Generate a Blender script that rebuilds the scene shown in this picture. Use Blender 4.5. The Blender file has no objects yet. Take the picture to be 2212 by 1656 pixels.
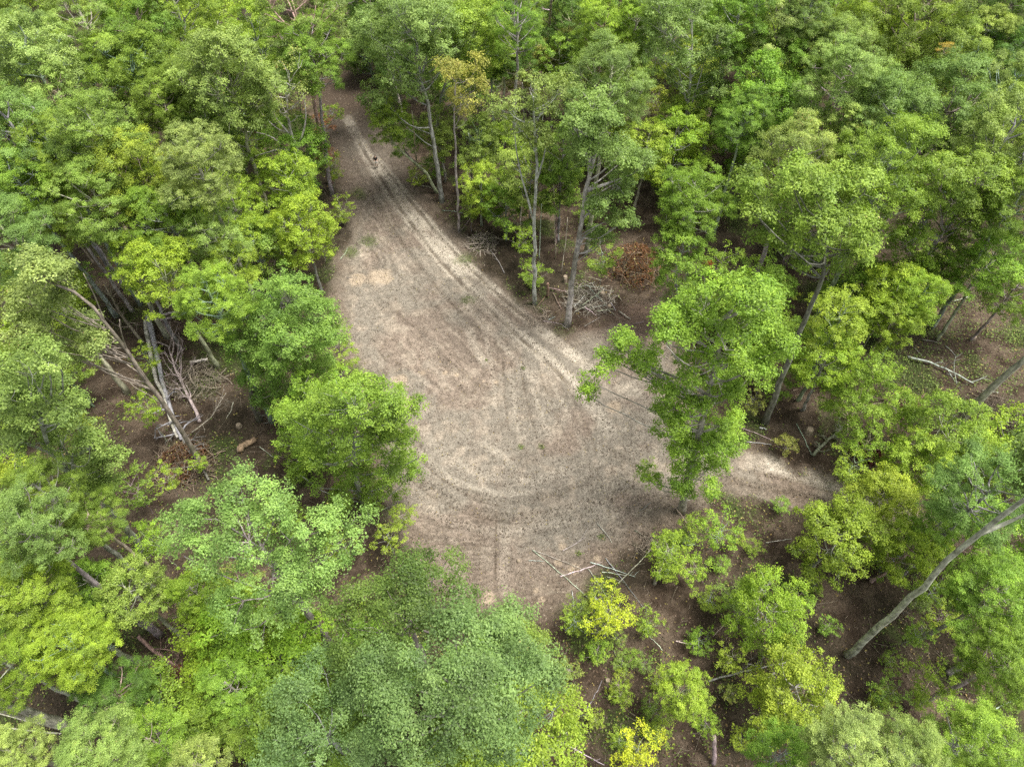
import bpy, math, random
import numpy as np
from mathutils import Vector

S = bpy.context.scene
COL = S.collection
# ---------------------------------------------------------------- camera, sky, sun, exposure
CAM_H = 55.0
PITCH = math.radians(53.6)            # looking down from the horizontal
FPX = 1522.0                          # focal length in units of a 2212 px wide picture
cam_d = bpy.data.cameras.new("camera")
cam_d.sensor_width = 36.0
cam_d.lens = 36.0 * FPX / 2212.0
cam_d.clip_start = 0.5
cam_d.clip_end = 3000.0
cam = bpy.data.objects.new("camera", cam_d)
COL.objects.link(cam)
cam.location = (0, 0, CAM_H)
cam.rotation_euler = (math.pi / 2 - PITCH, 0, 0)
S.camera = cam

SUN_DIR = Vector((0.33, 0.0, 0.94)).normalized()
SUN_EL = math.asin(SUN_DIR.z)
SUN_AZ = math.atan2(SUN_DIR.x, SUN_DIR.y)
world = bpy.data.worlds.new("World")
S.world = world
world.use_nodes = True
wn = world.node_tree.nodes
sky = wn.new("ShaderNodeTexSky")
sky.sky_type = 'NISHITA'
sky.sun_disc = False
sky.sun_elevation = SUN_EL
sky.sun_rotation = SUN_AZ
sky.air_density = 1.0
sky.dust_density = 4.0
sky.ozone_density = 0.6
bg = wn["Background"]
bg.inputs["Strength"].default_value = 0.10
veil = wn.new("ShaderNodeHueSaturation")          # thin white overcast over the blue
veil.inputs["Saturation"].default_value = 0.18
world.node_tree.links.new(sky.outputs["Color"], veil.inputs["Color"])
world.node_tree.links.new(veil.outputs["Color"], bg.inputs["Color"])

sun_d = bpy.data.lights.new("sun", 'SUN')
sun_d.energy = 2.9
sun_d.angle = math.radians(24)
sun_d.color = (1.0, 0.95, 0.86)
sun = bpy.data.objects.new("sun", sun_d)
COL.objects.link(sun)
sun.rotation_euler = (-SUN_DIR).to_track_quat('-Z', 'Y').to_euler()
sun.location = (0, 0, 120)

S.view_settings.view_transform = 'Standard'
S.view_settings.look = 'None'
S.view_settings.exposure = 1.28
S.view_settings.gamma = 1.0
S.cycles.max_bounces = 6
S.cycles.diffuse_bounces = 3
S.cycles.glossy_bounces = 2
S.cycles.transmission_bounces = 4
S.cycles.transparent_max_bounces = 4
S.cycles.caustics_reflective = False
S.cycles.caustics_refractive = False
S.cycles.use_denoising = False

# ---------------------------------------------------------------- camera geometry helpers
FWD = np.array([0, math.cos(PITCH), -math.sin(PITCH)])
UPV = np.array([0, math.sin(PITCH), math.cos(PITCH)])
RGT = np.array([1.0, 0, 0])
CP = np.array([0, 0, CAM_H])

def ray(x, y):
    return FWD * FPX + RGT * (x - 1106.0) + UPV * (828.0 - y)

def at_z(x, y, z=0.0):
    d = ray(x, y)
    return CP + d * ((z - CAM_H) / d[2])

def at_y(x, y, Y):
    d = ray(x, y)
    return CP + d * (Y / d[1])

def depth(p):
    return float(np.dot(np.asarray(p) - CP, FWD))

# ---------------------------------------------------------------- noise
_T = np.random.RandomState(7).rand(8, 256, 256)

def vn(x, y, s=0):
    t = _T[s % 8]
    x = np.asarray(x, float) + 71.3 * s
    y = np.asarray(y, float) + 37.7 * s
    xi = np.floor(x).astype(int); yi = np.floor(y).astype(int)
    fx = x - xi; fy = y - yi
    fx = fx * fx * (3 - 2 * fx); fy = fy * fy * (3 - 2 * fy)
    a = t[xi & 255, yi & 255]; b = t[(xi + 1) & 255, yi & 255]
    c = t[xi & 255, (yi + 1) & 255]; d = t[(xi + 1) & 255, (yi + 1) & 255]
    return (a * (1 - fx) + b * fx) * (1 - fy) + (c * (1 - fx) + d * fx) * fy

def fbm(x, y, s=0, o=4):
    r = 0; a = 0.5; n = 0
    for k in range(o):
        r = r + a * vn(x * 2 ** k, y * 2 ** k, s + k); n += a; a *= 0.55
    return r / n

def sstep(a, b, v):
    t = np.clip((v - a) / (b - a), 0, 1)
    return t * t * (3 - 2 * t)

# ---------------------------------------------------------------- mesh building
def mesh_np(name, verts, faces, mat, k=4, attrs=None, smooth=False):
    """a mesh from numpy arrays; faces is (n, k)"""
    verts = np.asarray(verts, np.float32); faces = np.asarray(faces, np.int32)
    me = bpy.data.meshes.new(name)
    n = len(faces)
    me.vertices.add(len(verts)); me.vertices.foreach_set("co", verts.ravel())
    me.loops.add(n * k); me.loops.foreach_set("vertex_index", faces.ravel())
    me.polygons.add(n)
    me.polygons.foreach_set("loop_start", np.arange(n, dtype=np.int32) * k)
    if smooth:
        me.polygons.foreach_set("use_smooth", np.ones(n, dtype=bool))
    for an, (typ, dom, data) in (attrs or {}).items():
        a = me.attributes.new(an, typ, dom)
        a.data.foreach_set("color" if typ == 'FLOAT_COLOR' else "value", np.asarray(data, np.float32).ravel())
    me.update(calc_edges=True)
    me.materials.append(mat)
    return me

class Tubes:
    """collects tapered tubes into one quad mesh"""
    def __init__(self): self.v = []; self.f = []; self.n = 0
    def add(self, path, radii, sides=6, cap=True):
        path = np.asarray(path, float); m = len(path)
        radii = np.asarray(radii, float)
        if radii.ndim == 0: radii = np.full(m, float(radii))
        d = np.gradient(path, axis=0)
        d /= np.linalg.norm(d, axis=1)[:, None] + 1e-9
        ref = np.array([0.31, 0.87, 0.12]) if abs(d[0] @ np.array([0.31, 0.87, 0.12])) < 0.85 else np.array([1.0, 0, 0])
        u = np.cross(d, ref); u /= np.linalg.norm(u, axis=1)[:, None] + 1e-9
        w = np.cross(d, u)
        a = np.arange(sides) * 2 * math.pi / sides
        ring = path[:, None, :] + radii[:, None, None] * (np.cos(a)[None, :, None] * u[:, None, :] + np.sin(a)[None, :, None] * w[:, None, :])
        v = ring.reshape(-1, 3)
        i = np.arange(m - 1)[:, None] * sides; j = np.arange(sides)[None, :]; j2 = (j + 1) % sides
        f = np.stack([i + j, i + j2, i + sides + j2, i + sides + j], -1).reshape(-1, 4)
        if cap:
            c0 = len(v)
            v = np.vstack([v, path[:1] - d[:1] * radii[0] * 0.15, path[-1:] + d[-1:] * radii[-1] * 0.15])
            js = np.arange(0, sides, 2)
            f0 = np.stack([np.full(len(js), c0), (js + 2) % sides, (js + 1) % sides, js], -1)
            b = (m - 1) * sides
            f1 = np.stack([np.full(len(js), c0 + 1), b + js, b + (js + 1) % sides, b + (js + 2) % sides], -1)
            f = np.vstack([f, f0, f1])
        self.v.append(v); self.f.append(f + self.n); self.n += len(v)
    def mesh(self, name, mat, smooth=True):
        return mesh_np(name, np.vstack(self.v), np.vstack(self.f), mat, 4, smooth=smooth)

def curve_pts(p0, p1, n=6, bend=0.1, rng=None, up=0.0):
    p0 = np.asarray(p0, float); p1 = np.asarray(p1, float)
    t = np.linspace(0, 1, n)[:, None]
    L = np.linalg.norm(p1 - p0)
    p = p0 + (p1 - p0) * t
    off = rng.randn(3) * bend * L
    p = p + np.sin(t * math.pi) * off + np.sin(t * math.pi) * np.array([0, 0, up * L])
    p[1:-1] += rng.randn(n - 2, 3) * bend * L * 0.12
    return p

# ---------------------------------------------------------------- objects
def tag(o, label=None, cat=None, group=None, kind=None):
    if label: o["label"] = label
    if cat: o["category"] = cat
    if group: o["group"] = group
    if kind: o["kind"] = kind
    return o

def empty(name, loc):
    o = bpy.data.objects.new(name, None)
    o.empty_display_size = 0.5
    COL.objects.link(o); o.location = tuple(loc)
    return o

def obj(name, me, parent=None, color=None, loc=None):
    o = bpy.data.objects.new(name, me)
    COL.objects.link(o)
    if parent is not None: o.parent = parent
    if color is not None: o.color = tuple(color) if len(color) == 4 else tuple(color) + (0.0,)
    if loc is not None: o.location = tuple(loc)
    return o

# ---------------------------------------------------------------- materials
def new_mat(name):
    m = bpy.data.materials.new(name); m.use_nodes = True
    nt = m.node_tree
    return m, nt, nt.nodes["Principled BSDF"], nt.nodes["Material Output"]

def nd(nt, typ, **kw):
    n = nt.nodes.new(typ)
    for k, v in kw.items(): setattr(n, k, v)
    return n

def mathn(nt, op, a, b=None, c=None):
    n = nd(nt, "ShaderNodeMath", operation=op)
    for i, v in enumerate((a, b, c)):
        if v is None: continue
        if isinstance(v, (int, float)): n.inputs[i].default_value = v
        else: nt.links.new(v, n.inputs[i])
    return n.outputs[0]

def mixc(nt, fac, a, b, mode='MIX'):
    n = nd(nt, "ShaderNodeMix", data_type='RGBA', blend_type=mode)
    for idx, v in ((0, fac), (6, a), (7, b)):
        if isinstance(v, (int, float)): n.inputs[idx].default_value = v
        elif isinstance(v, tuple): n.inputs[idx].default_value = v if len(v) == 4 else v + (1,)
        else: nt.links.new(v, n.inputs[idx])
    return n.outputs[2]

def leaf_material():
    m, nt, p, out = new_mat("leaf")
    L = nt.links.new
    oi = nd(nt, "ShaderNodeObjectInfo")
    av = nd(nt, "ShaderNodeAttribute", attribute_name="var")
    a2 = nd(nt, "ShaderNodeAttribute", attribute_name="fleck")
    # leaf-to-leaf tone: hue, saturation and value each follow the leaf's own number
    hsv = nd(nt, "ShaderNodeHueSaturation")
    L(oi.outputs["Color"], hsv.inputs["Color"])
    hr = mathn(nt, 'MULTIPLY_ADD', oi.outputs["Random"], 0.014, 0.493)
    L(mathn(nt, 'MULTIPLY_ADD', av.outputs["Fac"], -0.022, mathn(nt, 'ADD', hr, 0.011)), hsv.inputs["Hue"])
    tcn = nd(nt, "ShaderNodeTexCoord")
    ns = nd(nt, "ShaderNodeTexNoise"); ns.inputs["Scale"].default_value = 0.55; ns.inputs["Detail"].default_value = 2.0
    L(tcn.outputs["Object"], ns.inputs["Vector"])
    drift = mathn(nt, 'MULTIPLY_ADD', ns.outputs[0], 1.1, -0.55)
    L(mathn(nt, 'ADD', mathn(nt, 'MULTIPLY_ADD', av.outputs["Fac"], 0.85, 0.56), drift), hsv.inputs["Value"])
    # flecks: yellowed or browned leaves, how many is set per tree by the colour's alpha
    lim = mathn(nt, 'SUBTRACT', 1.0, oi.outputs["Alpha"])
    fl = mathn(nt, 'GREATER_THAN', a2.outputs["Fac"], lim)
    tan = mixc(nt, av.outputs["Fac"], (0.36, 0.25, 0.08), (0.50, 0.46, 0.17))
    col = mixc(nt, fl, hsv.outputs["Color"], tan)
    L(col, p.inputs["Base Color"])
    p.inputs["Roughness"].default_value = 0.52
    p.inputs["Specular IOR Level"].default_value = 0.30
    tr = nd(nt, "ShaderNodeBsdfTranslucent")
    tc = mixc(nt, 1.0, col, (1.15, 1.15, 0.55), 'MULTIPLY')
    L(tc, tr.inputs["Color"])
    mx = nd(nt, "ShaderNodeMixShader"); mx.inputs[0].default_value = 0.36
    L(p.outputs[0], mx.inputs[1]); L(tr.outputs[0], mx.inputs[2])
    L(mx.outputs[0], out.inputs["Surface"])
    return m

def bark_material():
    m, nt, p, out = new_mat("bark")
    L = nt.links.new
    oi = nd(nt, "ShaderNodeObjectInfo")
    geo = nd(nt, "ShaderNodeNewGeometry")
    mp = nd(nt, "ShaderNodeMapping"); mp.inputs["Scale"].default_value = (1, 1, 0.35)
    L(geo.outputs["Position"], mp.inputs["Vector"])
    n1 = nd(nt, "ShaderNodeTexNoise"); n1.inputs["Scale"].default_value = 5.0; n1.inputs["Detail"].default_value = 6.0
    L(mp.outputs[0], n1.inputs["Vector"])
    n2 = nd(nt, "ShaderNodeTexNoise"); n2.inputs["Scale"].default_value = 0.8; n2.inputs["Detail"].default_value = 3.0
    L(geo.outputs["Position"], n2.inputs["Vector"])
    r = nd(nt, "ShaderNodeMapRange"); r.inputs[1].default_value = 0.3; r.inputs[2].default_value = 0.7; r.inputs[3].default_value = 0.38; r.inputs[4].default_value = 1.4
    L(n1.outputs[0], r.inputs[0])
    c = mixc(nt, 1.0, oi.outputs["Color"], r.outputs[0], 'MULTIPLY')
    r2 = nd(nt, "ShaderNodeMapRange"); r2.inputs[1].default_value = 0.52; r2.inputs[2].default_value = 0.66; r2.inputs[4].default_value = 0.55
    L(n2.outputs[0], r2.inputs[0])
    c2 = mixc(nt, r2.outputs[0], c, (0.10, 0.105, 0.06))
    L(c2, p.inputs["Base Color"])
    p.inputs["Roughness"].default_value = 0.9
    p.inputs["Specular IOR Level"].default_value = 0.2
    b = nd(nt, "ShaderNodeBump"); b.inputs["Strength"].default_value = 0.6; b.inputs["Distance"].default_value = 0.05
    L(n1.outputs[0], b.inputs["Height"]); L(b.outputs[0], p.inputs["Normal"])
    return m

def soil_material():
    m, nt, p, out = new_mat("soil")
    L = nt.links.new
    at = nd(nt, "ShaderNodeAttribute", attribute_name="soil")
    rg = nd(nt, "ShaderNodeAttribute", attribute_name="rough")
    geo = nd(nt, "ShaderNodeNewGeometry")
    n1 = nd(nt, "ShaderNodeTexNoise"); n1.inputs["Scale"].default_value = 2.6; n1.inputs["Detail"].default_value = 8.0; n1.inputs["Roughness"].default_value = 0.72
    n1.inputs["Distortion"].default_value = 0.9
    n2 = nd(nt, "ShaderNodeTexNoise"); n2.inputs["Scale"].default_value = 9.0; n2.inputs["Detail"].default_value = 5.0; n2.inputs["Roughness"].default_value = 0.7
    v = nd(nt, "ShaderNodeTexVoronoi"); v.inputs["Scale"].default_value = 5.5; v.inputs["Randomness"].default_value = 1.0
    for n in (n1, n2, v): L(geo.outputs["Position"], n.inputs["Vector"])
    r1 = nd(nt, "ShaderNodeMapRange"); r1.inputs[1].default_value = 0.34; r1.inputs[2].default_value = 0.66; r1.inputs[3].default_value = 0.66; r1.inputs[4].default_value = 1.28
    L(n1.outputs[0], r1.inputs[0])
    r2 = nd(nt, "ShaderNodeMapRange"); r2.inputs[1].default_value = 0.35; r2.inputs[2].default_value = 0.65; r2.inputs[3].default_value = 0.64; r2.inputs[4].default_value = 1.32
    L(n2.outputs[0], r2.inputs[0])
    f = mathn(nt, 'MULTIPLY', r1.outputs[0], r2.outputs[0])
    c = mixc(nt, 1.0, at.outputs["Color"], f, 'MULTIPLY')
    L(c, p.inputs["Base Color"])
    p.inputs["Roughness"].default_value = 0.95
    p.inputs["Specular IOR Level"].default_value = 0.12
    h = mathn(nt, 'ADD', mathn(nt, 'MULTIPLY', n1.outputs[0], 0.8), mathn(nt, 'MULTIPLY', v.outputs["Distance"], 0.35))
    h = mathn(nt, 'ADD', h, mathn(nt, 'MULTIPLY', n2.outputs[0], 0.3))
    b = nd(nt, "ShaderNodeBump"); b.inputs["Strength"].default_value = 0.9; b.inputs["Distance"].default_value = 0.28
    L(mathn(nt, 'MULTIPLY', h, rg.outputs["Fac"]), b.inputs["Height"]); L(b.outputs[0], p.inputs["Normal"])
    return m

def plain_material(name, col, rough=0.8, noise=0.25, scale=20.0):
    m, nt, p, out = new_mat(name)
    L = nt.links.new
    tc = nd(nt, "ShaderNodeTexCoord")
    n1 = nd(nt, "ShaderNodeTexNoise"); n1.inputs["Scale"].default_value = scale; n1.inputs["Detail"].default_value = 4.0
    L(tc.outputs["Object"], n1.inputs["Vector"])
    r = nd(nt, "ShaderNodeMapRange"); r.inputs[1].default_value = 0.3; r.inputs[2].default_value = 0.7; r.inputs[3].default_value = 1 - noise; r.inputs[4].default_value = 1 + noise
    L(n1.outputs[0], r.inputs[0])
    c = mixc(nt, 1.0, tuple(col), r.outputs[0], 'MULTIPLY')
    L(c, p.inputs["Base Color"]); p.inputs["Roughness"].default_value = rough
    return m

LEAF = leaf_material(); BARK = bark_material(); SOIL = soil_material()
CUTWOOD = plain_material("cut_wood", (0.25, 0.20, 0.145), 0.85, 0.25, 6.0)

# ---------------------------------------------------------------- foliage
def leaves_mesh(name, cen, nor, size, var, fleck, rng, wide=0.52):
    n = len(cen)
    nor = nor / (np.linalg.norm(nor, axis=1)[:, None] + 1e-9)
    t = rng.randn(n, 3); t -= nor * np.sum(t * nor, 1)[:, None]
    t /= np.linalg.norm(t, axis=1)[:, None] + 1e-9
    b = np.cross(nor, t)
    l = (size * 0.5)[:, None]; w = l * wide
    droop = nor * l * 0.35
    v = np.stack([cen + t * l - droop, cen + b * w, cen - t * l - droop * 0.4, cen - b * w], 1).reshape(-1, 3)
    f = np.arange(4 * n).reshape(n, 4)
    return mesh_np(name, v, f, LEAF, 4, {"var": ('FLOAT', 'FACE', var), "fleck": ('FLOAT', 'FACE', fleck)})

def unit(v): return v / (np.linalg.norm(v, axis=-1, keepdims=True) + 1e-9)

def crown_parts(lobes, seed, trunk=None, leaf=0.24, dens=1.0, clump=0.85, flat=0.68, gap=0.0, limb_r=0.11, spread=1.0, tuftn=9):
    """lobes: list of (x, y, z, r).  Returns (leaf mesh, limb mesh).  trunk: polyline the limbs grow from."""
    rng = np.random.RandomState(seed)
    C = []; N = []; SZ = []; V = []; FL = []
    tb = Tubes()
    lobes = np.asarray(lobes, float)
    mid = lobes[:, :3].mean(0)
    if trunk is None:
        z1 = lobes[:, 2].max()
        trunk = np.array([[0, 0, 0], [0, 0, z1 * 0.8]], float)
    trunk = np.asarray(trunk, float)
    seg = np.linspace(0, 1, 24)
    cum = np.concatenate([[0], np.cumsum(np.linalg.norm(np.diff(trunk, axis=0), axis=1))]); cum /= cum[-1]
    tp = np.stack([np.interp(seg, cum, trunk[:, k]) for k in range(3)], 1)
    for li, (x, y, z, r) in enumerate(lobes):
        c = np.array([x, y, z])
        # limb
        dh = np.linalg.norm(tp[:, :2] - c[:2], axis=1)
        want = z - 0.75 * dh - 0.3 * r
        k = int(np.argmin(np.abs(tp[:, 2] - want)))
        p = curve_pts(tp[k], c - np.array([0, 0, 0.35 * r]), 7, 0.06, rng, -0.08)
        rr = limb_r * (0.75 + 0.5 * rng.rand())
        tb.add(p, np.linspace(rr, rr * 0.45, 7), 5, cap=False)
        nc = max(4, int(1.95 * (r / clump) ** 2 * (0.85 + 0.3 * rng.rand())))
        d = unit(rng.randn(nc * 3, 3) + np.array([0, 0, 0.55]) + 0.5 * unit(c - mid + 1e-3))
        # spread the clumps apart
        keep = [0]
        for q in range(1, len(d)):
            if len(keep) >= nc: break
            if np.min(np.linalg.norm(d[keep] - d[q], axis=1)) > 1.25 / math.sqrt(nc): keep.append(q)
        d = d[keep]
        if gap > 0: d = d[rng.rand(len(d)) > gap]
        for q in range(len(d)):
            cr = clump * (0.6 + 0.8 * rng.rand())
            cc = c + d[q] * (r - 0.4 * cr) * (0.66 + 0.62 * rng.rand()) * np.array([1, 1, flat + 0.18])
            if rng.rand() < 0.55:
                tb.add(curve_pts(c - np.array([0, 0, 0.35 * r]), cc, 4, 0.08, rng), [rr * 0.38, rr * .3, rr * .22, 0.012], 4, cap=False)
            nt_ = max(3, int(tuftn * (0.7 + 0.6 * rng.rand())))
            td = unit(rng.randn(nt_, 3) + np.array([0, 0, 0.9]) + 0.5 * d[q])
            tc = cc + td * cr * (0.55 + 0.5 * rng.rand(nt_, 1)) * np.array([1, 1, flat])
            cv = 0.5 + 0.16 * rng.randn()
            nl = max(3, int(13 * dens * (cr / 0.85) ** 2 * (0.24 / leaf) ** 2))
            off = rng.randn(nt_, nl, 3) * cr * 0.24 * spread * np.array([1, 1, 0.62])
            lc = (tc[:, None, :] + off).reshape(-1, 3)
            ln = (0.8 * td[:, None, :] + np.array([0, 0, 0.8]) + 0.4 * d[q] + 0.5 * rng.randn(nt_, nl, 3)).reshape(-1, 3)
            m = len(lc)
            C.append(lc); N.append(ln)
            SZ.append(leaf * (0.55 + 0.9 * rng.rand(m)))
            V.append(np.clip(cv + 0.2 * rng.randn(m), 0, 1))
            FL.append(np.clip(0.75 * rng.rand(m) + 0.25 * rng.rand(), 0, 0.9999))
    C = np.vstack(C); N = np.vstack(N); SZ = np.concatenate(SZ); V = np.concatenate(V); FL = np.concatenate(FL)
    cm = leaves_mesh("crown", C, N, SZ, V, FL, rng)
    lm = tb.mesh("limbs", BARK)
    return cm, lm

def proto_lobes(rng, R, H, n, lr, kind):
    L = []
    ga = rng.rand() * 6.28
    if kind == 'sap':
        for i in range(n):
            t = (i + 0.5) / n
            a = ga + i * 2.4
            e = R * math.sin(math.pi * min(1, 0.22 + 0.78 * (1 - t))) * (0.35 + 0.65 * rng.rand())
            L.append((math.cos(a) * e, math.sin(a) * e, H * (0.08 + 0.88 * t), lr * (0.7 + 0.6 * rng.rand())))
        return L
    for i in range(n - 1):
        t = (i + 0.5) / (n - 1)
        zz = H * (0.08 + 0.76 * t) + rng.uniform(-.05, .05) * H
        q = (zz / H - 0.40) / 0.64
        env = R * math.sqrt(max(0.05, 1 - q * q))
        a = ga + i * 2.4 + rng.uniform(-.35, .35)
        r_ = lr * (0.72 + 0.55 * rng.rand())
        e = max(0, env - 0.6 * r_) * (0.62 + 0.56 * rng.rand())
        L.append((math.cos(a) * e, math.sin(a) * e, zz, r_))
    for _ in range(2): L.append((rng.uniform(-.3, .3) * R, rng.uniform(-.3, .3) * R, H - lr * rng.uniform(.5, 1.0), lr * rng.uniform(.6, 1)))
    return L

PROTO = {}
def make_protos():
    spec = {
        'round': dict(R=5.2, H=10.4, n=26, lr=1.75, k=7, kw=dict(leaf=0.15, dens=1.25, clump=0.74, gap=0.05)),
        'tall':  dict(R=3.9, H=11.4, n=24, lr=1.5, k=5, kw=dict(leaf=0.15, dens=1.25, clump=0.68, gap=0.05)),
        'loose': dict(R=4.6, H=10.0, n=24, lr=1.4, k=5, kw=dict(leaf=0.15, gap=0.2, dens=1.1, clump=0.6)),
        'mid':   dict(R=3.0, H=7.2, n=20, lr=1.1, k=8, kw=dict(leaf=0.145, clump=0.5, gap=0.15, limb_r=0.045, dens=1.2, flat=0.55)),
        'sap':   dict(R=2.2, H=4.6, n=22, lr=0.62, k=8, kw=dict(leaf=0.145, clump=0.34, flat=0.3, limb_r=0.022, dens=1.0, gap=0.3, tuftn=6)),
        'bush':  dict(R=1.5, H=1.9, n=11, lr=0.55, k=4, kw=dict(leaf=0.13, clump=0.32, flat=0.5, limb_r=0.02, tuftn=6, gap=0.15)),
    }
    sd = 100
    for k, s in spec.items():
        PROTO[k] = []
        for i in range(s['k']):
            sd += 1
            rng = np.random.RandomState(sd)
            L = proto_lobes(rng, s['R'], s['H'], s['n'], s['lr'], k)
            cm, lm = crown_parts(L, sd, **s['kw'])
            PROTO[k].append((cm, lm, s['R'], s['H']))

# leaf colours: r, g, b, share of yellowed leaves
GREEN = {
    'mid':   (0.196, 0.312, 0.044, 0.006),
    'fresh': (0.226, 0.359, 0.044, 0.004),
    'blue':  (0.206, 0.307, 0.074, 0.004),
    'pale':  (0.276, 0.385, 0.092, 0.02),
    'sage':  (0.291, 0.385, 0.108, 0.03),
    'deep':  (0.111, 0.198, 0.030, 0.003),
    'olive': (0.241, 0.333, 0.062, 0.02),
    'brol':  (0.241, 0.276, 0.059, 0.1),
    'lime':  (0.266, 0.390, 0.039, 0.01),
    'yelg':  (0.281, 0.390, 0.044, 0.015),
    'yel':   (0.432, 0.530, 0.038, 0.02),
    'tip':   (0.291, 0.395, 0.091, 0.08),
    'rust':  (0.211, 0.099, 0.038, 0.1),
    'orange': (0.482, 0.374, 0.066, 0.15),
    'red':   (0.422, 0.083, 0.029, 0.05),
}
BARKS = {'grey': (0.37, 0.36, 0.315), 'pale': (0.47, 0.455, 0.405), 'dark': (0.20, 0.185, 0.16), 'brown': (0.235, 0.19, 0.145), 'white': (0.54, 0.52, 0.465), 'twig': (0.29, 0.27, 0.225)}
_cnt = [0]; CHK = []

def rnd_col(c, rng, amt=0.10):
    c = GREEN[c] if isinstance(c, str) else c
    k = 1 + amt * (rng.rand() * 2 - 1)
    if not isinstance(c, tuple): c = tuple(c)
    w = 1 + 0.08 * (rng.rand() * 2 - 1)
    return (c[0] * k * w, c[1] * k, c[2] * k, c[3])

def trunk_mesh(path, r0, r1, seed, sides=8):
    """tapered trunk through the points of path, flared at the foot"""
    rng = np.random.RandomState(seed)
    path = np.asarray(path, float)
    cum = np.concatenate([[0], np.cumsum(np.linalg.norm(np.diff(path, axis=0), axis=1))]); cum /= cum[-1]
    t = np.linspace(0, 1, 16)
    p = np.stack([np.interp(t, cum, path[:, k]) for k in range(3)], 1)
    p[1:-1] = 0.25 * p[:-2] + 0.5 * p[1:-1] + 0.25 * p[2:]
    p[1:-1, :2] += rng.randn(14, 2) * 0.05
    r = r0 + (r1 - r0) * t
    r[0] *= 1.3; r[1] *= 1.04
    tb = Tubes(); tb.add(p, r, sides)
    return tb, p

def tree(label, cx, cy, r, col='mid', style='round', H=22.0, name='broadleaf_tree', cat='tree', group=None, bark='grey', asp=None, tr=None, base=None):
    """a tree whose crown centre is seen at (cx, cy) with half width r (2212 px picture) and that is H metres tall"""
    _cnt[0] += 1
    seed = _cnt[0] * 13 + 5
    rng = np.random.RandomState(seed)
    cm, lm, Rp, Hp = PROTO[style][rng.randint(len(PROTO[style]))]
    asp = asp or Hp / Rp * (0.92 + 0.16 * rng.rand())
    zc = H * 0.7
    for _ in range(4):
        P = at_z(cx, cy, zc)
        R = r * 1.2 * depth(P) / FPX
        Hc = min(R * asp, H * 0.92)
        zc = H - 0.5 * Hc
    lean = rng.randn(2) * 0.022 * H
    B = np.array([P[0] + lean[0], P[1] + lean[1]])
    if base is not None:
        B = at_z(*base)[:2]
    if clear_sd(B[:1], B[1:])[0] > -0.8:           # rooted beside the clearing and leaning out over it
        a = np.arange(32) * math.pi / 16
        for q in np.arange(0.5, 9, 0.5):
            cx_ = B[0] + np.cos(a) * q; cy_ = B[1] + np.sin(a) * q
            sdv = clear_sd(cx_, cy_)
            if sdv.min() < -0.8:
                k = int(np.argmin(sdv)); B = np.array([cx_[k], cy_[k]]); break
    CHK.append((label, B))
    gz = float(ground_z(B[0], B[1]))
    e = empty(name, (B[0], B[1], gz))
    zl = zc - 0.5 * Hc - gz
    ox, oy = P[0] - B[0], P[1] - B[1]
    path = [[0, 0, -0.3], [ox * 0.25, oy * 0.25, zl * 0.4], [ox, oy, max(zl, 0.5)], [ox, oy, zl + 0.72 * Hc]]
    r0 = tr or (0.05 + 0.0105 * H)
    tb, _p = trunk_mesh(path, r0, r0 * 0.28, seed)
    bc = tuple(v * (0.8 + 0.4 * rng.rand()) for v in BARKS[bark])
    obj('trunk', tb.mesh('trunk', BARK), e, bc)
    rz = rng.rand() * 6.28
    for nm, me, c in (('crown', cm, rnd_col(col, rng)), ('limbs', lm, bc)):
        o = obj(nm, me, e, c, (ox, oy, zl))
        o.rotation_euler = (0, 0, rz)
        o.scale = (R / Rp, R / Rp, Hc / Hp)
    return tag(e, label, cat, group)

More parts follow.
